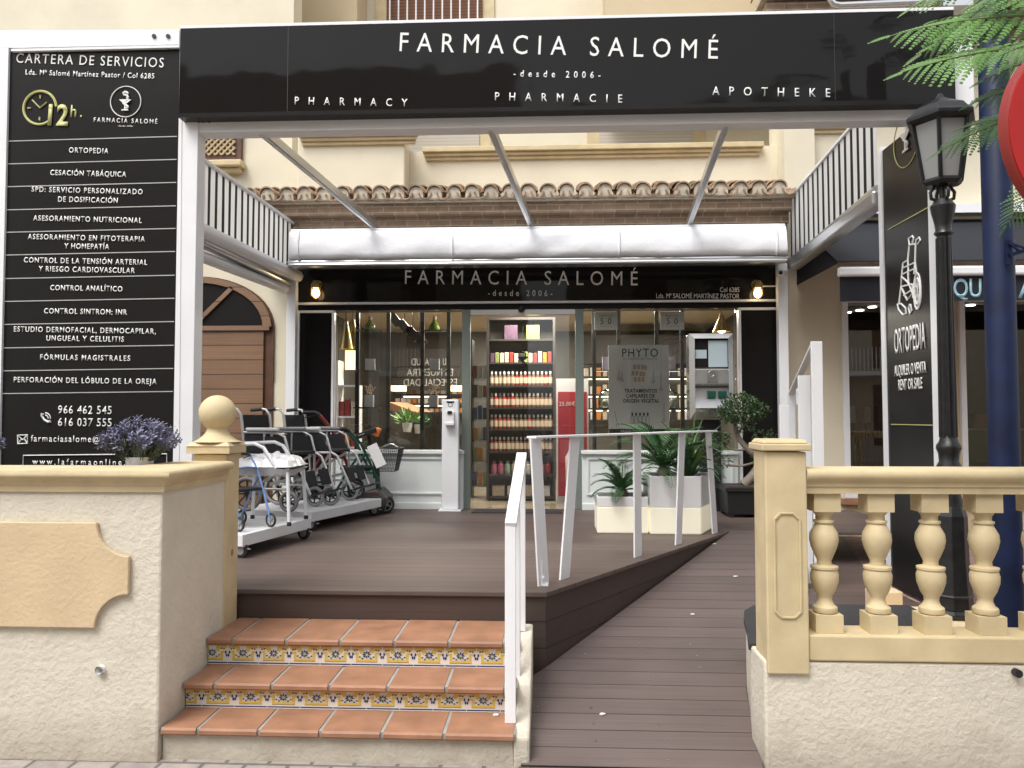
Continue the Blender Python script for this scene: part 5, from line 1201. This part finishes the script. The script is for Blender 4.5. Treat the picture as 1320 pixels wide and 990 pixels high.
# ================================================================== VENDING MACHINE ON THE FRONT
VY = 8.36
vm = thing('dispensing_machine', (1.9, VY, 1.6), 'silver wall mounted dispensing machine with a notice behind its window', 'vending machine')
def vz(px, py, y=VY): return Yp(px, py, y)
a_, b_ = vz(888, 430), vz(946, 541)
m = MB(); m.box(a_.x, b_.x, VY + .02, 8.55, b_.z, a_.z); build('case', m, 'steel', vm, bevel=.012)
m = MB(); w_ = .055; x0, x1, z0, z1 = a_.x, b_.x, b_.z, a_.z
for pts in ([(x0, z0), (x1, z0), (x1 - w_, z0 + w_ * 1.5), (x0 + w_, z0 + w_ * 1.5)], [(x1, z0), (x1, z1), (x1 - w_, z1 - w_), (x1 - w_, z0 + w_ * 1.5)], [(x1, z1), (x0, z1), (x0 + w_, z1 - w_), (x1 - w_, z1 - w_)], [(x0, z1), (x0, z0), (x0 + w_, z0 + w_ * 1.5), (x0 + w_, z1 - w_)]):
    m.add([(x, VY - (0 if (x in (x0, x1)) else .03), z) for x, z in pts] + [(x, VY + .02, z) for x, z in pts], [(0, 1, 2, 3), (7, 6, 5, 4), (0, 4, 5, 1), (1, 5, 6, 2), (2, 6, 7, 3), (3, 7, 4, 0)])
build('bezel', m, 'steel', vm)
c1, c2 = vz(895, 436), vz(940, 474); pan_ = build('screen', MB().box(c1.x, c2.x, VY + .004, VY + .018, c2.z, c1.z), 'gloss2', vm)
c1, c2 = vz(913, 439), vz(938, 473); m = MB(); m.box(c1.x, c2.x, VY + .0, VY + .003, c2.z, c1.z); c1, c2 = vz(896, 451), vz(911, 462); m.box(c1.x, c2.x, VY + .0, VY + .003, c2.z, c1.z); build('notice', m, mat('pale blue paper', (.45, .55, .60), .6), pan_)
c1, c2 = vz(894, 476), vz(941, 495); kp = build('control_panel', MB().box(c1.x, c2.x, VY - .012, VY + .018, c2.z, c1.z), 'alu', vm, bevel=.004)
c1, c2 = vz(911, 477), vz(925, 493); m = MB(); m.box(c1.x, c2.x, VY - .022, VY - .013, c2.z, c1.z); m.ring(vz(917, 482, VY - .024), .03, .005, 20, 6, (0, 1, 0)); m.lathe([(.012, 0), (.012, .004)], vz(922, 488, VY - .027), 10, (0, 1, 0)); build('card_reader', m, 'steel', kp)
c1, c2 = vz(894, 500), vz(941, 526); m = MB(); m.add([(c1.x, VY + .015, c1.z), (c2.x, VY + .015, c1.z), (c2.x, VY + .018, (c1.z + c2.z) / 2), (c1.x, VY + .018, (c1.z + c2.z) / 2), (c2.x, VY - .02, c2.z), (c1.x, VY - .02, c2.z)], [(0, 1, 2, 3), (3, 2, 4, 5)]); build('tray', m, 'alu', vm, smooth=80)
c1, c2 = vz(894, 497), vz(941, 500); build('slot', MB().box(c1.x, c2.x, VY - .01, VY + .01, c2.z, c1.z), 'black', vm)
for x in (912, 926): c1, c2 = vz(x, 504, VY - .01), vz(x + 11, 513, VY - .01); build('button_card', MB().box(c1.x, c2.x, VY - .012, VY + .012, c2.z, c1.z), mat('dark green card', (.01, .07, .05), .3), vm, bevel=.003)
build('pedestal', MB().box(a_.x + .12, b_.x - .12, VY + .08, 8.48, DZ, b_.z - .002), 'black', vm)

# ================================================================== SHOP INTERIOR
def alight(name, loc, e, sx_, sy_, col=(1, .92, .80)):
    L = bpy.data.lights.new(name, 'AREA'); L.energy = e; L.shape = 'RECTANGLE'; L.size = sx_; L.size_y = sy_; L.color = col
    o = bpy.data.objects.new(name, L); COL.objects.link(o); o.location = loc
for x, y, e in ((-1.8, 10.2, 42), (-.1, 8.98, 40), (1.4, 10.2, 42), (-.4, 12, 36)):  # unseen ceiling panels added to brighten the interior and the shelf bottles
    t = thing('added_ceiling_panel', (x, y, 3.04), 'added warm ceiling light panel inside the shop, %s' % {(-1.8): 'over the left display', -.1: 'just inside the glass doors', 1.4: 'over the right display', -.4: 'deep in the shop'}[x], 'ceiling light', 'added ceiling panels')
    build('diffuser', MB().box(x - .4, x + .4, y - .12, y + .12, 3.02, 3.045), 'striplit', t)
    alight('added_fill_light', (x, y, 3.0), e, .8, .3)
def T(name, mb, m, lab, cat, grp=None, **k): return tag(build(name, mb, m, **k), lab, cat, grp)
# shelf unit behind the doors
SY = 9.40
L_, R_ = Yp(627, 520, SY).x, Yp(716, 520, SY).x
shz = [Yp(670, p, SY).z for p in (437, 467, 497, 525, 553, 582, 612, 640)]
su = thing('product_shelf', ((L_ + R_) / 2, SY, DZ), 'tall dark shelf unit of bottles facing the glass doors', 'shelf')
top = Yp(670, 409, SY).z
m = MB(); m.box(L_, L_ + .03, SY, SY + .32, DZ, top); m.box(R_ - .03, R_, SY, SY + .32, DZ, top); m.box(L_ + .03, R_ - .03, SY, SY + .32, top - .03, top); build('frame', m, 'darkwood', su)
build('back_panel', MB().box(L_ + .03, R_ - .03, SY + .30, SY + .32, DZ, top - .03), 'interior', su)
for z in shz:
    s_ = build('shelf', MB().box(L_ + .03, R_ - .03, SY + .003, SY + .30, z - .02, z), 'darkwood', su)
K['champ'] = mat('champagne bottle label', (.62, .50, .37), .35); K['amber'] = mat('dark amber bottle', (.20, .12, .075), .2); K['redb'] = mat('red bottle', (.32, .03, .02), .15)
def bottle0(glass):
    t = thing('bottle', (0, 0, 0), 'x', 'bottle', 'bottles on the tall shelf')
    build('body', MB().lathe([(.024, 0), (.027, .01), (.027, .11), (.012, .135), (.012, .14)], (0, 0, 0), 12), glass, t, smooth=40)
    build('label', MB().lathe([(.0278, .03), (.0278, .10)], (0, 0, 0), 12, cap=False), 'champ', t, smooth=40); build('cap', MB().lathe([(.014, .141), (.014, .17), (.010, .175)], (0, 0, 0), 10), 'whitep', t, smooth=40); return t
ordn = ['', '', 'third', 'fourth', 'fifth', 'sixth']
first = {}
rnd = random.Random(21)
for r_ in (2, 3, 4, 5):
    for i in range(15):
        g = 'redb' if (r_ >= 3 and i < 5 and rnd.random() < .8) or rnd.random() < .08 else 'amber'
        lab = ('%s bottle with pale label on the %s shelf from the top behind the doors' % ('red' if g == 'redb' else 'dark amber', ordn[r_]))
        loc = (L_ + .06 + (R_ - L_ - .12) * i / 14, SY + .06 + rnd.uniform(-.01, .015), shz[r_])
        if g not in first: first[g] = bottle0(g); o = first[g]; o.location = loc; o['label'] = lab
        else: o = dup(first[g], loc, rnd.uniform(0, 1), lab)
def boxes(n, x0, x1, y, z, h, cols, lab, grp, name='product_box', wf=.8, d=.1, rs=1):
    rnd = random.Random(rs); s_ = (x1 - x0) / n
    for i in range(n):
        hh = h * rnd.uniform(.85, 1.05); c = cols[i % len(cols)] if rs else rnd.choice(cols); x = x0 + s_ * (i + .5)
        key = 'pk_%s' % (c,)
        if key not in K: K[key] = mat('printed carton', c[1], .45, var=.25, vscale=70)
        lb = lab.replace('#', c[0])
        T(name, MB().box(x - s_ * wf / 2, x + s_ * wf / 2, y, y + d, z + .001, z + hh), key, lb, 'box', grp, bevel=.003)
PUR, GRN, CRM, RD, BLU, ORG, DRK, WHT, PNK = ('purple', (.10, .05, .09)), ('lime green', (.20, .25, .08)), ('cream', (.55, .47, .36)), ('red', (.30, .04, .035)), ('dark blue', (.03, .06, .2)), ('orange', (.6, .22, .03)), ('black', (.02, .02, .02)), ('white', (.7, .7, .68)), ('pink', (.55, .16, .25))
boxes(2, L_ + .16, L_ + .70, SY + .05, shz[0], .17, [PUR, GRN], '# gift box on the top shelf behind the glass doors', 'boxes on the tall shelf', wf=.6, rs=2)
boxes(13, L_ + .04, R_ - .04, SY + .05, shz[1], .13, [PUR, GRN, CRM, CRM, RD, CRM, DRK, GRN, CRM, RD, CRM, ORG, RD], '# small carton on the second shelf from the top', 'boxes on the tall shelf', rs=3)
for i in range(9):
    c = [PNK, PNK, ('pale green', (.35, .5, .36)), CRM, CRM, WHT, PNK, PNK, RD][i]; x = L_ + .09 + (R_ - L_ - .18) * i / 8; key = 'pk_%s' % (c,)
    if key not in K: K[key] = mat('printed carton', c[1], .45, var=.25, vscale=70)
    T('tub', MB().lathe([(.034, 0), (.038, .01), (.038, .12), (.02, .14), (.02, .16)], (x, SY + .07, shz[6] + .001), 14), key, '%s tub on the second shelf from the bottom behind the doors' % c[0], 'tub', 'tubs on the tall shelf', smooth=40)
boxes(4, L_ + .05, R_ - .05, SY + .05, shz[7], .14, [CRM, WHT], '# patterned gift carton on the bottom shelf behind the doors', 'boxes on the tall shelf', rs=4)
# side rack left of it
X0_, X1_ = Yp(606, 520, 9.7).x, L_ - .02
s3 = thing('side_rack', ((X0_ + X1_) / 2, 9.75, DZ), 'narrow side rack of mixed cartons left of the tall bottle shelf', 'shelf')
m = MB(); m.box(X0_, X0_ + .02, 9.75, 10.05, DZ, 2.6)
build('upright', m, 'darkwood', s3)
zs3 = [.75, 1.05, 1.32, 1.58, 1.86, 2.1]
for z in zs3: build('shelf', MB().box(X0_ + .02, X1_, 9.75, 10.05, z - .02, z), 'shelfglass', s3)
for i, z in enumerate(zs3): boxes(3, X0_ + .02, X1_, 9.8, z, .17, [[BLU, ORG, GRN], [GRN, ORG, CRM], [ORG, CRM, BLU], [BLU, BLU, DRK], [DRK, CRM, RD], [RD, WHT, WHT]][i], '# carton on the narrow side rack, shelf %d up from the floor' % (i + 1), 'cartons on the side rack', rs=i + 5)
# red poster standing at the right of the doors
c1, c2 = Yp(717, 505, 9.2), Yp(748, 641, 9.2)
po = thing('red_poster', ((c1.x + c2.x) / 2, 9.2, DZ), 'tall red and white advertising banner standing just inside the right door', 'banner')
build('sheet', MB().box(c1.x, c2.x + .1, 9.2, 9.215, DZ + .01, Yp(717, 488, 9.2).z), 'whitep', po); build('print', MB().box(c1.x + .02, c2.x + .08, 9.193, 9.199, DZ + .08, c1.z), mat('red print', (.42, .015, .03), .5), po)
ptext('25,00€', 721, 741, 523, 5, 9.192, po); m = MB(); m.box(c1.x, c2.x + .1, 9.1, 9.3, DZ - .001, DZ + .009); build('foot', m, 'alu', po)
K['jar'] = mat('clear bottle print', (.7, .6, .6), .3); c = Yp(737, 600, 9.185); build('print_bottle', MB().lathe([(.06, -.25), (.075, -.2), (.075, .1), (.03, .18), (.03, .25)], c, 16), 'jar', po, smooth=40)
# window display racks
def rack(pxs, shelves, y, x0, x1, lab):
    a_ = Yp(pxs[0], 500, y).x; t = thing('display_rack', (Yp((x0 + x1) / 2, 500, y).x, y, DZ), lab, 'display rack', 'black window display racks')
    for p in pxs: x = Yp(p, 500, y).x; build('upright', MB().box(x - .022, x + .022, y, y + .04, DZ, 3.05), 'black', t)
    for (sa, sb, py) in shelves:
        z = Yp(sa, py, y).z; build('shelf', MB().box(Yp(sa, 500, y).x, Yp(sb, 500, y).x, y - .16, y - .002, z - .016, z), 'shelfglass' if py < 500 else 'black', t)
    return t
RY = 8.98
rack([460, 500, 544, 578], [(462, 492, 427), (544, 577, 427), (460, 492, 478), (544, 577, 478), (460, 492, 525), (544, 577, 525)], RY, 460, 578, 'black pole display rack with glass shelves in the left shop window')
rack([766, 798, 847, 880], [(766, 797, 478), (849, 880, 478), (766, 797, 527), (849, 880, 527)], RY, 766, 880, 'black pole display rack with glass shelves in the right shop window')
K['gbottle'] = mat('green bottle glass', (.22, .33, .05), .12)
for px, w in ((477, 'further left'), (560, 'nearer the doors')):
    c = Yp(px, 427, RY - .09); t = thing('green_bottle', c, 'pear shaped green bottle with pale stopper on the top window shelf %s' % w, 'bottle', 'green bottles in the window'); build('body', MB().lathe([(.045, 0.001), (.062, .02), (.055, .07), (.025, .11), (.02, .13)], c, 16), 'gbottle', t, smooth=50); build('stopper', MB().lathe([(.02, .131), (.026, .15), (.02, .175)], c, 12), 'champ', t, smooth=50)
    c = Yp(px, 478, RY - .09); T('white_card', MB().box(c.x - .055, c.x + .055, c.y - .01, c.y + .03, c.z, c.z + .14), 'whitep', 'small white card on the middle window shelf %s' % w, 'card', 'white cards in the window')
    c = Yp(px - 1, 525, RY - .09); t = thing('gift_bag', c, 'white paper gift bag on the lower window shelf %s' % w, 'bag', 'gift bags in the window'); build('bag', MB().prism([(c.x - .05, c.y - .03, c.z + .001), (c.x + .05, c.y - .03, c.z + .001), (c.x + .05, c.y + .03, c.z + .001), (c.x - .05, c.y + .03, c.z + .001)], (0, 0, .14)), 'whitep', t); build('handle', MB().tube([(c.x - .03, c.y, c.z + .14), (c.x - .02, c.y, c.z + .2), (c.x + .02, c.y, c.z + .2), (c.x + .03, c.y, c.z + .14)], .004, 5), 'champ', t)
    mm = MB(); rnd = random.Random(px)
    for _ in range(40): mm.leaf((c.x + rnd.uniform(-.05, .05), c.y + .02, c.z + .15 + rnd.uniform(0, .09)), (rnd.uniform(-1, 1), rnd.uniform(-.5, .2), rnd.uniform(.2, 1)), (0, -1, 0), .04, .016)
    build('paper_flower', mm, 'champ', t)
# inner window sill boards and things standing on them
for x0, x1, lab in ((437, 592, 'dark board inside the left shop window'), (756, 945, 'dark board inside the right shop window')):
    a_, b_ = Yp(x0, 580, 8.66).x, Yp(x1, 580, 8.66).x; T('sill_board', MB().box(a_, b_, 8.66, 8.95, zb - .03, zb - .001), 'darkwood', lab, 'board', 'sill boards')
c = Yp(503, 578, 8.8); c.z = zb; t = thing('round_mirror', c, 'round black framed disc on a stand at the bottom of the left window', 'display stand'); build('ring', MB().ring(c + V((0, 0, .13)), .115, .012, 28, 8, (0, 1, 0)), 'alu', t, smooth=60); build('disc', MB().lathe([(.11, 0), (.11, .01)], c + V((0, 0, .13)), 28, (0, 1, 0)), 'black', t); build('foot', MB().box(c.x - .06, c.x + .06, c.y - .03, c.y + .04, zb, zb + .015), 'alu', t)
for k in range(5): pass
for px, w in ((533, 'beside the round mirror'), (558, 'nearest the doors')): c = Yp(px, 578, 8.78); T('price_card', MB().box(c.x - .045, c.x + .045, c.y, c.y + .02, zb, zb + (.10 if px == 533 else .14)), 'whitep', 'white price card at the bottom of the left window %s' % w, 'card', 'price cards')
boxes(4, Yp(515, 570, 8.86).x, Yp(550, 570, 8.86).x, 8.86, zb, .16, [CRM, DRK, CRM, PNK], '# packet behind the price cards in the left window', 'packets in the left window', rs=6)
# white side shelf with red packs, far left of the window
c1, c2 = Yp(438, 490, 9.3), Yp(458, 576, 9.3)
t = thing('white_side_shelf', ((c1.x + c2.x) / 2, 9.3, DZ), 'white side shelf of red packs at the left edge of the left window', 'shelf'); m = MB(); xa_, xb_ = c1.x - .02, c2.x
for z in (1.25, 1.62, 2.0): m.box(xa_, xb_, 9.3, 9.55, z - .02, z)
m.box(xa_ - .02, xa_, 9.3, 9.55, DZ, 2.3); m.box(xb_, xb_ + .02, 9.3, 9.55, DZ, 2.0); build('carcass', m, 'whitep', t)
for z, k in ((1.25, 'lower'), (1.62, 'upper')): boxes(3, xa_, xb_, 9.33, z, .2, [RD, ORG, RD] if k == 'lower' else [RD, RD, CRM], '# pack on the %s tier of the white side shelf' % k, 'packs on the white side shelf', rs=8)
# pendant lamps
def pendant(px, py, y, lab, m_='gold', L=.34, rad=.09):
    c = Yp(px, py, y); t = thing('pendant_lamp', c, lab, 'lamp', 'pendant lamps in the shop'); build('shade', MB().lathe([(.02, L * .5), (.03, L * .3), (rad, -L * .5)], c, 18, cap=False), m_, t, smooth=50); build('bulb', MB().ball(c + V((0, 0, -L * .3)), rad * .55, 12), 'warm', t, smooth=80); build('cord', MB().tube([c + V((0, 0, L * .5)), (c.x, c.y, 3.05)], .006, 5), 'black', t)
pendant(446, 432, 9.25, 'slim copper pendant lamp at the left edge of the left window'); pendant(455, 430, 9.4, 'slim copper pendant lamp just right of the edge one in the left window'); pendant(930, 416, 9.3, 'wicker pendant lamp glowing behind the silver dispensing machine', 'gold', .22, .11)
c1 = Yp(452, 462, 9.6); T('hanging_panel', MB().box(c1.x - .07, c1.x + .07, 9.6, 9.63, c1.z - .14, c1.z + .1), 'warmsoft', 'orange wooden panel with added glow under the copper pendants in the left window', 'lamp')  # wooden panel, no lamp; the glow is put into its material
# deep background, left: bulkheads with reflected words built as lettering, lit shelves, box lamps, counter
BYY = 12.2
def bb(px0, px1, py0, py1, y, d=.1): p, q_ = Yp(px0, py0, y), Yp(px1, py1, y); return MB().box(p.x, q_.x, y, y + d, q_.z, p.z)
bh = thing('word_board', (Yp(550, 470, BYY).x, BYY, 2.2), 'dark boards with a reflection of grey words built as lettering deep in the shop', 'sign')
for i, (p0, p1, q0_, q1_) in enumerate(((507, 592, 450, 472), (512, 592, 474, 486), (505, 592, 488, 503))): build('board', bb(p0, p1, q0_, q1_, BYY + .02 * i), 'darkwood', bh)
for t_, x0, x1, y, dy in (('SALUD', 530, 557, 471, 0), ('SU', 571, 578, 471, 0), ('NUESTRA', 524, 570, 484.5, .02), ('ES', 574, 584, 484.5, .02), ('ESPECIALIDAD', 520, 589, 497.5, .04)):
    yy = BYY + dy - .012; A_, B_ = Yp(x0, y, yy), Yp(x1, y, yy); o = text(t_, V((0, 0, 0)), V(((B_ - A_).length, 0, 0)), 9 * yy / F, bh, m='line', bold=.01)
    for v in o.data.vertices: v.co = V((B_.x - v.co.x, yy + v.co.y, A_.z + v.co.z))
    o.data.flip_normals()
lw_ = thing('lit_wall_unit', (Yp(552, 520, 12.5).x, 12.5, DZ), 'wall unit of glowing product shelves deep in the shop seen through the left window', 'shelf')
build('back', bb(505, 600, 500, 640, 12.75, .05), 'interior', lw_)
for py in (508, 520, 532, 560): build('shelf', bb(506, 598, py, py + 2, 12.45, .28), 'darkwood', lw_)
for py in (501, 510.5, 522.5): build('light_strip', bb(520, 575, py, py + 1.5, 12.70, .04), 'striplit', lw_)
for j, py in enumerate((508, 520, 532)):
    a_, b_ = Yp(508, py, 12.45), Yp(596, py, 12.45); boxes(12, a_.x, b_.x, 12.5, a_.z, .09, [CRM, WHT, CRM, ORG], '# packet on the glowing wall unit, row %d from the top' % (j + 1), 'packets on the lit wall unit', rs=j + 11, wf=.75)
for p0, p1, w in ((504, 521, 'farther from the doors'), (577, 599, 'beside the door post')): T('box_lamp', bb(p0, p1, 497, 504, 11.6, .2), 'warmsoft', 'glowing orange box lampshade in the left window, %s' % w, 'lamp', 'box lampshades')
T('tilted_display', MB().bar(Yp(512, 523, 10.6), Yp(546, 536, 10.4), .4, .10), mat('copper display', (.35, .18, .10), .5, var=.3, vscale=40), 'sloping tester display of copper packs in the left window', 'display')
c1, c2 = Yp(551, 531, 10.3), Yp(570, 580, 10.3)
ct = thing('striped_counter', ((c1.x + c2.x) / 2, 10.3, DZ), 'slatted wooden counter with round black mark behind the left window', 'counter'); build('body', MB().box(c1.x - .5, c2.x + .1, 10.3, 10.8, DZ, c1.z), 'interior', ct)
m = MB()
for i in range(7): x = c1.x + (c2.x - c1.x) * i / 6; m.box(x - .012, x + .012, 10.28, 10.298, DZ, c1.z)
build('slats', m, 'darkwood', ct); build('round_mark', MB().lathe([(.07, 0), (.07, .008)], Yp(564, 543, 10.268), 20, (0, 1, 0)), 'black', ct)
def bush(name, c, r_, n_, m_, lab, cat, grp=None, seed=1, L=.1, W=.03):
    rnd = random.Random(seed); m = MB()
    for _ in range(n_): d = V((rnd.gauss(0, 1), rnd.gauss(0, 1), abs(rnd.gauss(0, 1)))).normalized(); m.leaf(V(c) + d * r_ * rnd.uniform(.1, .5), d, V((rnd.uniform(-1, 1), rnd.uniform(-1, 1), 1)), L * rnd.uniform(.7, 1.2), W)
    t = thing(name, c, lab, cat, grp); build('leaves', m, m_, t); build('pot', MB().lathe([(.05, -.12), (.07, 0)], c, 14), 'whitep', t); return t
c = Yp(525, 545, 10.1); bush('potted_plant', c, .2, 90, 'agave2', 'small green potted plant on the counter in the left window', 'plant', 'potted plants in the shop', 3, .16, .03)
c = Yp(540, 547, 10.2); bush('potted_plant', c, .2, 70, 'cycad', 'small dark potted plant beside the sloping tester display', 'plant', 'potted plants in the shop', 4, .14, .03)
# right window
def poster(name, p0, p1, q0_, q1_, y, lab, parts=True): t = thing(name, Yp((p0 + p1) / 2, q1_, y), lab, 'poster', 'white posters in the right window'); build('sheet', bb(p0, p1, q0_, q1_, y, .01), mat('white poster paper', (.88, .89, .89), .5), t); return t
PYY = 8.78
pm = poster('poster', 784, 863, 445, 558, PYY, 'large white hair care poster with rows of bottles in the right window')
K['ink'] = mat('black ink', (.02, .02, .025), .5)
ptext('PHYTO', 802, 848, 460, 10.5, PYY - .002, pm, m='ink'); ptext('DU POUVOIR DES PLANTES', 803, 847, 463.5, 2, PYY - .002, pm, m='ink')
for t_, x0, x1, y in (('TRATAMIENTOS', 805, 847, 506), ('CAPILARES DE', 807, 844, 512.5), ('ORIGEN VEGETAL', 803, 850, 519)): ptext(t_, x0, x1, y, 4.5, PYY - .002, pm, m='ink', bold=.02)
build('ink_band', bb(785, 862, 553, 558, PYY - .004, .003), 'ink', pm); ptext('SALUD Y BELLEZA', 800, 838, 557, 3, PYY - .006, pm, m='letter')
m = MB(); m.mi = 0
for i, (px, py) in enumerate(((818, 475), (823, 475), (828, 475), (832, 476), (816, 483), (821, 483), (826, 484), (830, 484), (819, 491), (824, 491), (829, 491))): p, q_ = Yp(px - 1.8, py - 5, PYY - .003), Yp(px + 1.8, py + 1, PYY - .003); m.box(p.x, q_.x, p.y - .001, p.y, q_.z, p.z)
build('printed_packs', m, 'champ', pm)
m = MB()
for i in range(5): px = 814 + i * 5; p, q_ = Yp(px, 532, PYY - .003), Yp(px + 2, 536, PYY - .003); m.box(p.x, q_.x, p.y - .001, p.y, q_.z, p.z); m.tube([Yp(x, y, PYY - .003) for x, y in ((px - .8, 537), (px - .8, 546), (px + 2.8, 546), (px + 2.8, 537), (px - .8, 537))], .002, 4)
for xs_, ys in (((798, 478), (798, 486)), ((802, 480), (802, 488)), ((842, 478), (842, 490)), ((792, 530), (796, 546)), ((852, 480), (852, 500)), ((856, 520), (856, 540))): m.tube([Yp(*xs_, PYY - .003), Yp(*ys, PYY - .003)], .0025, 4); m.ring(Yp(ys[0], ys[1] + 2, PYY - .003), .015, .0022, 14, 4, (0, 1, 0))
build('line_drawing', m, 'ink', pm)
for p0, p1, w in ((766, 796, 'nearer the doors'), (851, 882, 'nearer the silver machine')):
    ps = poster('poster', p0, p1, 402, 425, PYY, 'small hanging poster with a large 50, %s' % w); cx_ = (p0 + p1) / 2
    ptext('PHYTO', cx_ - 8, cx_ + 8, 409, 3, PYY - .002, ps, m='ink'); ptext('50', cx_ - 7, cx_ + 7, 418, 8, PYY - .002, ps, m='ink'); ptext('AÑOS', cx_ - 7, cx_ + 7, 421.5, 1.6, PYY - .002, ps, m='ink')
for px, w in ((781, 'nearer the doors'), (866, 'nearer the silver machine')):
    c = Yp(px, 478, RY - .09); T('lilac_carton', MB().box(c.x - .04, c.x + .04, c.y - .03, c.y + .03, c.z + .001, c.z + .16), mat('lilac carton', (.38, .33, .42), .5), 'lilac carton on the upper right window shelf %s' % w, 'box', 'lilac cartons')
    c = Yp(px, 527, RY - .09); t = thing('glass_cloche', c, 'glass bell jar on the lower right window shelf %s' % w, 'bell jar', 'bell jars'); build('dome', MB().lathe([(.085, .012), (.085, .14), (.06, .20), (.0, .23)], c, 20, cap=False), 'shelfglass', t, smooth=60); build('tray', MB().lathe([(.095, .001), (.095, .011)], c, 20), 'darkwood', t); build('contents', MB().ball(c + V((0, 0, .07)), .045, 10), 'champ', t, smooth=80)
rw_ = thing('lit_wall_unit', (Yp(772, 510, 12.0).x, 12.0, DZ), 'wall unit of glowing product shelves behind the white posters of the right window', 'shelf')
build('back', bb(748, 905, 470, 640, 12.3, .05), 'interior', rw_)
for py in (485, 508, 526, 541): build('shelf', bb(750, 900, py, py + 2, 12.0, .28), 'darkwood', rw_)
for py in (487.5, 510.5, 528.5): build('light_strip', bb(752, 898, py, py + 1.5, 12.24, .04), 'striplit', rw_)
for j, py in enumerate((485, 508, 526, 541)):
    a_, b_ = Yp(752, py, 12.0), Yp(898, py, 12.0); boxes(18, a_.x, b_.x, 12.05, a_.z, .14, [CRM, WHT, ORG, CRM, DRK], '# packet on the glowing unit behind the posters, row %d from the top' % (j + 1), 'packets behind the posters', rs=j + 21, wf=.7)
T('dark_bulkhead', bb(750, 905, 432, 468, 11.9, .3), 'darkwood', 'dark bulkhead box above the glowing shelves in the right window', 'bulkhead')
boxes(6, Yp(765, 575, 8.72).x, Yp(880, 575, 8.72).x, 8.72, zb, .10, [DRK, WHT, DRK, CRM, WHT, DRK], '# packet standing along the bottom of the right window', 'packets in the right window', rs=31)
# neighbour's interior goods
nsh = thing('neighbour_shelf', (5.4, 10.2, .3), 'lime green counter with goods inside the neighbouring shop window', 'counter')
a_, b_ = Yp(1240, 555, 10.2), Yp(1320, 620, 10.2)
build('front', MB().box(a_.x, a_.x + 2.2, 10.2, 10.6, .31, a_.z), mat('lime laminate', (.22, .30, .06), .5), nsh); build('top', MB().box(a_.x - .03, a_.x + 2.23, 10.17, 10.62, a_.z + .001, a_.z + .03), 'whitep', nsh)
boxes(9, a_.x + .02, a_.x + 1.6, 10.25, a_.z + .03, .2, [DRK, ORG, DRK, WHT, RD, DRK, CRM], '# item on the lime counter of the neighbouring shop', 'goods on the lime counter', rs=41)
nb2 = thing('neighbour_rack', (3.9, 10.3, .3), 'low rack of dark slatted stock inside the neighbouring shop window nearer the pharmacy', 'rack')
a_, b_ = Yp(1088, 545, 10.3), Yp(1138, 545, 10.3); build('case', MB().box(a_.x, b_.x, 10.35, 10.7, .31, a_.z), 'darkwood', nb2); m = MB()
for i in range(14): x = a_.x + (b_.x - a_.x) * (i + .5) / 14; m.box(x - .012, x + .012, 10.32, 10.348, .32, a_.z)
build('slats', m, 'interior', nb2)
boxes(5, a_.x, b_.x, 10.4, a_.z, .22, [CRM, WHT, RD, CRM, DRK], '# stock item standing on the slatted rack next door', 'stock on the slatted rack', rs=43)

for i, (px, py) in enumerate(((509, 412), (521, 421), (532, 430), (541, 437))):  # made-up black panels hung for slanting dark rectangles, not lamps
    c = Yp(px, py, 9.6); m = MB(); m.bar(c + V((-.06, 0, .07)), c + V((.06, 0, -.07)), .10, .05, (0, -1, 0)); m.tube([c, (c.x, c.y, 3.05)], .008, 6)
    T('baffle', m, 'black', 'added black tilted ceiling baffle behind the left window, %s of the descending row' % ('highest', 'second highest', 'third highest', 'lowest')[i], 'baffle', 'added black ceiling baffles')
